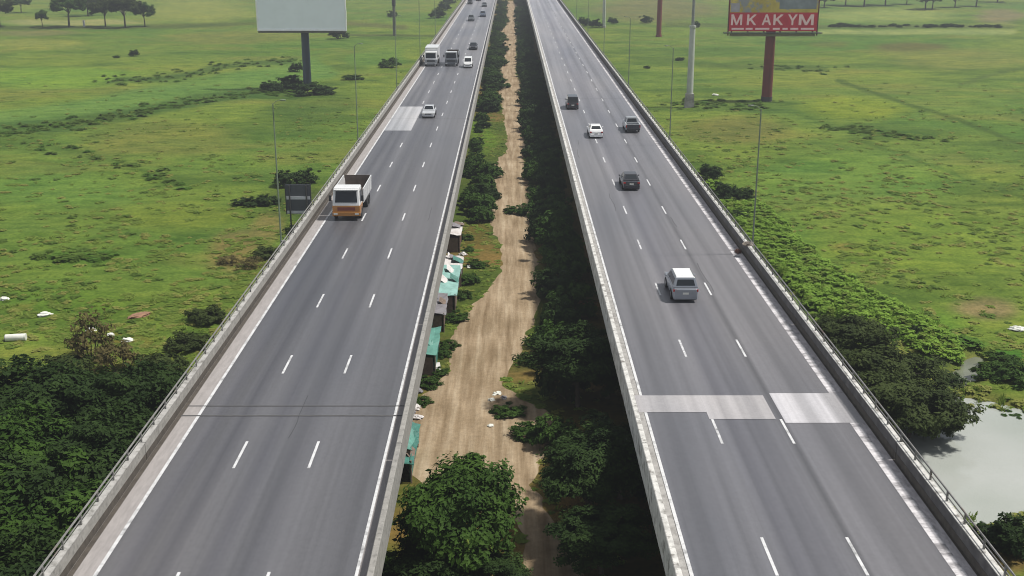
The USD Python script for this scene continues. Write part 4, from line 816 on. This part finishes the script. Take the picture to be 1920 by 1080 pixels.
truck('tipper_truck', road_spot(650, 414, 4.1), 'white tipper truck with orange front and empty brown bed on the left road', P_white, P_orange, 'tipper', 8.0, 2.5, topz=2.85)
truck('box_truck', road_spot(808, 125, 4.4), 'white box truck leading in the outer lane of the left road', P_white, P_lgrey, 3.35, 8.6, 2.45)
truck('tipper_truck', road_spot(846, 125, 4.1), 'grey tipper truck with white cab roof in the middle lane of the left road', P_lgrey, P_grey, 'tipper', 7.8, 2.45, topz=2.7)
t = stage.GetPrimAtPath('/World/tipper_truck_001')
obj('roof_cap', MB().box((0, 3.9 - 1.1, 2.715), (2.0, 1.2, 0.06)), P_white, t, label='white roof panel of the cab')

# left road: coming towards the viewer
PI = math.pi
def oncoming(name, label, kind, px, py, pm, roof=None): return car(name, label, kind, road_spot(px, py, 2.25), PI, pm, None, True, roof)
oncoming('silver_sedan', 'pale silver saloon beside the square repair slab', 'sedan', 803, 222, P_pearl)
oncoming('white_van', 'white van with dark windscreen next to the grey truck, inner lane', 'van', 877, 128, P_white)
oncoming('dark_sedan', 'dark saloon behind the white van in the inner lane', 'sedan', 887, 94, P_dark)
oncoming('grey_car', 'grey car behind the trucks in the middle lane, far along the left road', 'suv', 883, 40, P_grey)
oncoming('blue_grey_car', 'steel blue car in the inner lane, far along the left road', 'suv', 905, 32, P_blue)
oncoming('far_car', 'small grey car in the inner lane close to the top edge', 'sedan', 908, 13, P_grey)
oncoming('far_car', 'small dark car in the middle lane close to the top edge', 'van', 881, 8, P_dark)
oncoming('far_car', 'tiny dark car right at the top edge of the left road', 'suv', 897, 2, P_dark)

# ------------------------------------------------------------------ lamps, boards, poles
def lamp(side, y, label, mm):
    x = -18.6 if side < 0 else 19.0
    t = thing('street_lamp', label, 'street lamp', (x, y, 0.0))
    obj('pole', MB().tube([(0, 0, -0.3), (0, 0, DECK + 1), (0, 0, DECK + 11.4)], [0.085, 0.07, 0.045], 8), mm, t, smooth=40)
    obj('bracket', MB().box((-side * 0.18, 0, DECK + 0.2), (0.36, 0.25, 0.25)), steel, t)
    obj('arm', MB().tube([(0, 0, DECK + 11.3), (-side * 0.3, 0, DECK + 11.6), (-side * 0.6, 0, DECK + 11.65)], 0.025, 6), mm, t)
    obj('lamp_head', round_hull([(-side * 0.6, 0, DECK + 11.66), (-side * 1.0, 0, DECK + 11.66), (-side * 0.8, 0.07, DECK + 11.66), (-side * 0.8, -0.07, DECK + 11.66)], 0.05), mm, t)
names = ['nearest', 'second', 'third', 'fourth', 'fifth', 'sixth']
for k, y in enumerate((87.0, 136.0, 186.0, 237.0, 287.0, 337.0)):
    lamp(1, y, f'thin grey lamp post outside the right road, {names[k]} of its row', pole_grey if k != 3 else pole_green)
    lamp(-1, y + 3, f'thin pale lamp post outside the left road, {names[k]} of its row', pole_green)

p = at(536, 404, DECK)
t = thing('road_sign', 'back of a dark grey road sign with pale bars outside the left parapet', 'road sign', (-18.9, p[1], DECK))
obj('panel', MB().box((0, 0, 1.5), (2.25, 0.06, 2.7)), board_grey, t)
obj('frame_bar', MB().box((0, -0.07, 1.62), (2.1, 0.08, 0.26)), board_strip, t); obj('frame_bar', MB().box((-0.1, -0.07, 0.32), (1.9, 0.08, 0.24)), board_strip, t)
for s in (-1, 1): obj('post', MB().tube([(s * 0.75, -0.16, -DECK - 0.2), (s * 0.75, -0.16, 2.8)], 0.07, 8), dark_steel, t)
for s in (-1, 1): obj('edge_rail', MB().box((s * 1.13, -0.01, 1.5), (0.05, 0.12, 2.76)), dark_steel, t)

def pole_at(px, py): p_ = at(px, py); return (p_[0], p_[1], gz(p_[0], p_[1]))
def z_at(px, py, Y):     # height of the pixel's ray above a point Y along the road
    d = FWD * F + RIGHT * (px - 960.0) - UP * (py - 540.0); k = Y / d[1]; return CAMZ + d[2] * k, d[0] * k
# white billboard
b = pole_at(577, 166)
zb, xl = z_at(485, 57, b[1]); _, xr = z_at(652, 57, b[1]); w = xr - xl; cx = (xl + xr) / 2 - b[0]; hb = 10.5
t = thing('billboard', 'blank white billboard on a dark blue pole in the left field', 'billboard', b)
obj('pole', MB().tube([(0, 0, -0.5), (0, 0, zb), (0, 0.3, zb + hb - 1)], [0.85, 0.8, 0.75], 20), pole_blue, t, smooth=40)
obj('panel', MB().box((cx, -1.2, zb + hb / 2), (w - 0.5, 0.25, hb - 0.5)), white_panel, t)
obj('border', MB().box((cx, -1.26, zb + 0.16), (w, 0.32, 0.32)), white_trim, t); obj('border', MB().box((cx, -1.26, zb + hb - 0.16), (w, 0.32, 0.32)), white_trim, t)
for s in (-1, 1): obj('border', MB().box((cx + s * (w / 2 - 0.14), -1.26, zb + hb / 2), (0.28, 0.32, hb - 0.65)), white_trim, t)
obj('catwalk', MB().box((cx, -1.0, zb - 0.22), (w - 0.4, 1.1, 0.30)), catwalk_m, t)
for q in range(7): obj('brace', MB().box((cx - w / 2 + 0.6 + q * (w - 1.2) / 6, -0.7, zb + hb / 2), (0.18, 0.7, hb - 0.8)), dark_steel, t)
for z_ in (0.25, 0.75): obj('cross_beam', MB().box((cx, -0.25, zb + hb * z_), (w - 0.8, 0.25, 0.4)), dark_steel, t)
# red billboard
b = pole_at(1437, 189)
zb, xl = z_at(1364, 57, b[1]); zt, xr = z_at(1530, 22, b[1]); w = xr - xl; cx = (xl + xr) / 2 - b[0]
t = thing('billboard', 'red lettered billboard with yellow picture on an oxide red pole', 'billboard', b)
zp, _ = z_at(1442, 66, b[1])
obj('pole', MB().tube([(0, 0, -0.5), (0.0, 0, zp), (0, 0.5, zb + 9)], [1.0, 0.92, 0.85], 20), pole_red, t, smooth=40)
obj('pole_foot', MB().tube([(0, 0, -0.4), (0, 0, 0.9)], 1.08, 20), dark_steel, t, smooth=40)
hr = zt - zb
obj('text_band', MB().box((cx, -1.3, zb + hr / 2), (w, 0.2, hr)), sign_red, t)
obj('picture', MB().box((cx, -1.31, zb + hr + 3.4), (w, 0.2, 6.78)), sign_yellow, t)
obj('picture_corner', MB().box((cx + w * 0.27, -1.42, zb + hr + 1.75), (w * 0.42, 0.02, 2.2)), sign_grey, t)
obj('picture_corner', MB().box((cx - w * 0.44, -1.42, zb + hr + 0.9), (w * 0.10, 0.02, 1.6)), mat('picture_pale', (0.34, 0.31, 0.36), 0.6, 0.2, 0.6), t)
for ch, u0, u1 in (('M', 0.02, 0.145), ('K', 0.20, 0.305), ('A', 0.37, 0.475), ('K', 0.50, 0.61), ('Y', 0.665, 0.77), ('M', 0.79, 0.96)):
    tm = meshkit.text_mesh(ch, hr * 0.54, 0.03, bold=True); tm.apply_translation(-tm.bounds[0]); tm.apply_scale([w * (u1 - u0) / tm.extents[0], 1, 1])
    v = tm.vertices; v = np.c_[v[:, 0] + xl - b[0] + u0 * w, -1.402 - v[:, 2], v[:, 1] + zb + hr * 0.33]
    obj('letter', trimesh.Trimesh(v, tm.faces[:, ::-1], process=False), sign_pink, t)
for u0, u1 in ((0.03, 0.17), (0.19, 0.27), (0.30, 0.46), (0.50, 0.58), (0.61, 0.67), (0.70, 0.79), (0.82, 0.97)):
    obj('small_lettering', MB().box((cx + w * ((u0 + u1) / 2 - 0.5), -1.412, zb + hr * 0.13), (w * (u1 - u0), 0.02, hr * 0.10)), sign_pink, t)
for s in (-1, 1): obj('frame_post', MB().box((cx + s * (w / 2 + 0.12), -1.25, zb + 4.2), (0.22, 0.3, 10.0)), pole_red, t)
obj('catwalk', MB().box((cx, -1.5, zb - 0.30), (w + 2.0, 1.0, 0.18)), dark_steel, t)
obj('under_board', MB().box((cx, -1.25, zb - 0.70), (w - 0.4, 0.12, 0.45)), mat('under_board', (0.22, 0.20, 0.14), 0.7, 0.2, 0.6), t)
for q in range(6): obj('brace', MB().box((cx - w / 2 + 0.6 + q * (w - 1.2) / 5, -0.8, zb + 4.2), (0.18, 0.6, 9.2)), dark_steel, t)
# white monopole on a concrete foot
b = pole_at(1292, 202)
t = thing('tall_pole', 'tall white pole on a grey concrete block left of the red billboard', 'pole', b)
zs, _ = z_at(1298, 50, b[1]); z0, _ = z_at(1293, 176, b[1])
obj('foot_block', MB().box((0, 0, z0 / 2 - 0.2), (1.7, 1.7, z0 + 0.4), taper=0.82), concrete, t)
obj('pole', MB().tube([(0, 0, z0 - 0.05), (0, 0, zs)], [0.62, 0.5], 16), pole_white, t, smooth=40)
obj('upper_pole', MB().tube([(0, 0, zs - 0.05), (0, 0, zs + 14)], [0.28, 0.2], 12), steel, t, smooth=40)
obj('collar', MB().tube([(0, 0, zs - 0.2), (0, 0, zs + 0.15)], 0.62, 16), pole_white, t)
# further monopoles
b = pole_at(1235, 68)
t = thing('tall_pole', 'brown red pole without visible board in the far right field', 'pole', b)
obj('pole', MB().tube([(0, 0, -0.5), (0, 0, 20)], [0.8, 0.68], 16), pole_red, t, smooth=40); obj('flange', MB().tube([(0, 0, -0.3), (0, 0, 0.5)], 1.0, 16), pole_red, t)
b = pole_at(740, 68)
t = thing('tall_pole', 'dark slim pole in the far left field near the road', 'pole', b)
obj('pole', MB().tube([(0, 0, -0.5), (0, 0, 9.2)], [0.5, 0.45], 14), mat('pole_olive', (0.09, 0.09, 0.075), 0.7, 0.15, 1.0), t, smooth=40); obj('upper_pole', MB().tube([(0, 0, 9.15), (0, 0, 20)], [0.6, 0.5], 14), dark_steel, t, smooth=40)
b = pole_at(1132, 52)
t = thing('tall_pole', 'pale greenish pole beside bushes at the far right parapet', 'pole', b)
obj('pole', MB().tube([(0, 0, -0.5), (0, 0, 18)], [0.55, 0.45], 14), pole_white, t, smooth=40); obj('flange', MB().tube([(0, 0, -0.3), (0, 0, 0.6)], 0.8, 14), concrete, t)
b = pole_at(158, 50)
t = thing('marker_post', 'short white post between the trees of the far left row', 'post', b)
obj('shaft', MB().box((0, 0, 1.0), (0.6, 0.6, 2.1)), junk_w, t); obj('cap', MB().box((0, 0, 2.1), (0.75, 0.75, 0.12)), junk_w, t)

# ------------------------------------------------------------------ shacks beside the left road
def sag(x0, x1, y0, y1, z, tilt, mm, name, t, seed, amp=0.10, th=0.04):
    n_ = 9; rs_ = np.random.default_rng(seed)
    U, V = np.meshgrid(np.linspace(0, 1, n_), np.linspace(0, 1, n_))
    pz = z + tilt[0] * (U - 0.5) + tilt[1] * (V - 0.5) + amp * (meshkit.fbm(np.stack([U * 3, V * 3, np.full_like(U, seed)], -1), 3, seed) - 0.5) * 2
    top = np.stack([x0 + (x1 - x0) * U + amp * 0.5 * (rs_.random(U.shape) - 0.5), y0 + (y1 - y0) * V + amp * 0.5 * (rs_.random(U.shape) - 0.5), pz], -1).reshape(-1, 3)
    i_, j_ = np.meshgrid(np.arange(n_ - 1), np.arange(n_ - 1), indexing='ij'); a_ = (i_ * n_ + j_).ravel()
    q_ = np.stack([a_, a_ + 1, a_ + n_ + 1, a_ + n_], -1)
    bot = top - [0, 0, th]; k_ = n_ * n_
    ring = list(range(n_)) + [r_ * n_ + n_ - 1 for r_ in range(1, n_)] + [k_ - 1 - r_ for r_ in range(1, n_)] + [r_ * n_ for r_ in range(n_ - 2, 0, -1)]
    edge = [[ring[e_], k_ + ring[e_], k_ + ring[(e_ + 1) % len(ring)], ring[(e_ + 1) % len(ring)]] for e_ in range(len(ring))]
    return obj(name, MB().add(np.vstack([top, bot]), np.vstack([q_, (q_ + k_)[:, ::-1], edge])), mm, t)

def shack(label, px0, px1, py0, py1, z, roofm, wallm, seed, tilt=(-0.3, 0.2), front=True):
    a0, a1 = at((px0 + px1) / 2, py1, z), at((px0 + px1) / 2, py0, z)
    x0, x1 = at(px0, (py0 + py1) / 2, z)[0] - 1.6, at(px1, (py0 + py1) / 2, z)[0]
    y0, y1 = a0[1], a1[1]
    t = thing('shack', label, 'shack', ((x0 + x1) / 2, (y0 + y1) / 2, 0))
    w_, d_ = (x1 - x0) / 2, (y1 - y0) / 2
    sag(-w_, w_, -d_, d_, z, tilt, roofm, 'roof', t, seed, 0.22)
    rq = np.random.default_rng(seed + 60)
    for k in range(3):      # odd sheets and rags weighing the roof down
        sx_, sy2 = rq.uniform(0.2, 0.8) * w_, rq.uniform(-0.6, 0.6) * d_; a_, b_ = rq.uniform(0.25, 0.5), rq.uniform(0.3, 0.6)
        sag(sx_ - a_, sx_ + a_, sy2 - b_, sy2 + b_, z + 0.20 + 0.03 * k + tilt[0] * sx_ / (2 * w_) + tilt[1] * sy2 / (2 * d_), tilt, (sheet_grey, sheet_white, wood, tarp_green, roofm)[rq.integers(0, 5)], 'roof_sheet', t, seed * 7 + k, 0.08, 0.03)
    zz = z - 0.35
    for sx in (-1, 1):
        for sy_ in (-1, 1): obj('post', MB().tube([(sx * (w_ - 0.15), sy_ * (d_ - 0.15), -0.1), (sx * (w_ - 0.15), sy_ * (d_ - 0.15), zz + 0.1)], 0.05, 6), wood, t)
    obj('wall', MB().box((w_ - 0.22, 0, zz / 2), (0.05, 2 * d_ - 0.5, zz)), wallm, t); obj('wall', MB().box((0, d_ - 0.22, zz / 2), (2 * w_ - 0.5, 0.05, zz)), wallm, t)
    if front:
        obj('wall', MB().box((-w_ * 0.45, -d_ + 0.22, zz / 2), (w_ * 0.9, 0.05, zz)), wallm, t)
        obj('door', MB().box((w_ * 0.42, -d_ + 0.26, zz * 0.45), (w_ * 0.75, 0.05, zz * 0.9)), wood, t)
    return t
shack('white tarp covered shack furthest along the row beside the left road', 840, 866, 418, 438, 2.0, sheet_white, junk_brown, 1, (-0.2, 0.1))
shack('shack with pinkish white sheet roof behind the turquoise one', 828, 868, 477, 500, 2.0, sheet_white, sheet_grey, 2, (-0.4, 0.1))
shack('shack under a large pale turquoise tarp', 815, 860, 498, 547, 2.1, tarp_pale, wood, 3, (-0.5, 0.3))
shack('shack with rusty grey sheet roof in front of the turquoise one', 802, 838, 550, 582, 1.9, sheet_grey, wood, 4, (-0.3, 0.2))
shack('shack with teal sheet roof and dark doorway', 786, 823, 616, 660, 1.9, tarp_teal, tarp_green, 5, (-0.3, 0.3))
shack('lowest shack of the row, under a rumpled dark teal tarp by the near tree', 750, 781, 790, 858, 1.7, tarp_green, tarp_green, 6, (-0.8, 0.4), False)
t = thing('concrete_slab', 'pale flat slab on the ground in front of the teal shack', 'slab', (*at(805, 690, 0)[:2], 0))
obj('slab', MB().box((-0.4, 0, 0.10), (2.4, 1.0, 0.24), 0.1), sheet_white, t); obj('step', MB().box((0.5, -0.55, 0.05), (0.7, 0.35, 0.14), 0.1), sheet_white, t)
tag(sag(*(lambda a_, b_: (a_[0] - 1.2, b_[0], a_[1], b_[1]))(at(792, 606, 1.2), at(812, 588, 1.2)), 1.2, (-0.5, 0.3), tarp_green, 'folded_tarp', '/World', 31, 0.25), 'small dark green tarp behind the teal shack', 'tarp')
tag(sag(*(lambda a_, b_: (a_[0] - 0.6, b_[0], a_[1], b_[1]))(at(758, 838, 1.9), at(778, 806, 1.9)), 1.95, (-0.6, 0.3), tarp_teal, 'loose_tarp', '/World', 32, 0.30), 'brighter teal tarp lying over the lowest shack', 'tarp')

def lump(name, label, cat, px, py, size, mm, z=0.0, seed=0, flat=0.6, loc=None):
    s = trimesh.creation.icosphere(3); v = s.vertices * (0.25 + 1.4 * meshkit.fbm(s.vertices * 2.2 + seed * 3.3, 4, seed))[:, None]
    v = v * np.array([size, size * 0.75, size * flat]); v[:, 2] = np.maximum(v[:, 2], -size * flat * 0.35) + size * flat * 0.3
    p_ = at(px, py, z) if loc is None else loc
    v[:, 2] *= 0.8; an = rng.uniform(0, 6.28); c_, s_ = math.cos(an), math.sin(an); v = np.c_[v[:, 0] * c_ - v[:, 1] * s_, v[:, 0] * s_ + v[:, 1] * c_, v[:, 2]]
    base = z if z else gz(p_[0], p_[1])
    return obj(name, trimesh.Trimesh(v + [p_[0], p_[1], base], s.faces, process=False), mm, smooth=True, label=label, cat=cat)
for k, (px, py, sz, lab) in enumerate([(8, 559, 0.45, 'white sack at the left picture edge'), (83, 590, 0.55, 'white sack above the long white drum'), (170, 620, 0.5, 'white sack on top of the brown bare bush'), (207, 628, 0.35, 'small pale sack between two others right of the bare bush'), (241, 642, 0.5, 'white sack nearest to the left road'), (1341, 178, 0.7, 'pale lump in the field between white pole and red billboard'), (1905, 619, 0.6, 'long white litter heap by the mud patch at the right edge')]):
    lump('litter_sack', lab, 'sack', px, py, sz, junk_w, 0.0, k, 0.5)
for k, (px, py, sz, mm, lab) in enumerate([(778, 768, 0.45, sheet_white, 'white rubbish bag beside the lowest shack'), (783, 785, 0.4, sheet_white, 'white rubbish bag at the head of the lowest shack'), (770, 776, 0.4, sheet_grey, 'grey rubbish bag under the left parapet'), (932, 740, 0.35, junk_w, 'pale stone at the near bend of the track'), (922, 752, 0.3, junk_w, 'pale litter left of the stone at the near bend'), (945, 748, 0.3, sheet_grey, 'grey stone by the low clump at the near bend'), (880, 502, 0.3, junk_w, 'pale litter by the turquoise shack'), (868, 478, 0.4, sheet_white, 'pale litter heap by the pinkish shack roof'), (976, 248, 0.45, junk_brown, 'dark stone at the right edge of the far track'), (785, 735, 0.35, sheet_grey, 'grey rubbish under the parapet above the near bend'), (920, 800, 0.25, junk_w, 'small pale litter on the near bend')]):
    lump('rubbish', lab, 'rubbish', px, py, sz, mm, 0.0, k + 20, 0.7)
p = at(30, 639); an = 0.15
t = thing('white_drum', 'long white drum lying in the grass with a dark open end', 'drum', (p[0], p[1], gz(p[0], p[1]) + 0.25), an)
obj('shell', MB().tube([(-0.75, 0, 0), (0.75, 0, 0)], 0.28, 16), junk_w, t, smooth=40); obj('open_end', MB().tube([(-0.80, 0, 0), (-0.76, 0, 0)], 0.24, 16), black_plastic, t); obj('rim', MB().tube([(0.70, 0, 0), (0.79, 0, 0)], 0.295, 16), junk_w, t)
lump('sand_heap', 'low orange heap of soil in the left field', 'heap', 262, 592, 0.9, sand_m, 0.0, 41, 0.25)
p = at(1384, 474, DECK)
lump('road_debris', 'brown lump lying on the right shoulder', 'debris', 1384, 474, 0.32, junk_brown, DECK + 0.012, 51, 0.9, (p[0], p[1], 0))
p = at(1395, 460, DECK + 0.9)
lump('debris_bag', 'dusty brown bag resting on the right parapet', 'bag', 1395, 460, 0.55, mat('dusty_bag', (0.19, 0.16, 0.13), 0.9, 0.2, 3.0), DECK + 0.90, 52, 0.55, (18.5, p[1], 0))

# ------------------------------------------------------------------ air
haze_m = usdkit.material(stage, '/World/Looks/haze_air', {'v': ('principled_volume', {'color': (0.86, 0.90, 0.95), 'density': 0.00031, 'anisotropy': 0.2})}, [], volume='v.volume')
obj('haze', MB().box((0, 1960, 19.0), (6600, 4400, 43.0)), haze_m, label='thin pale haze over the plain', cat='haze', kind='stuff')
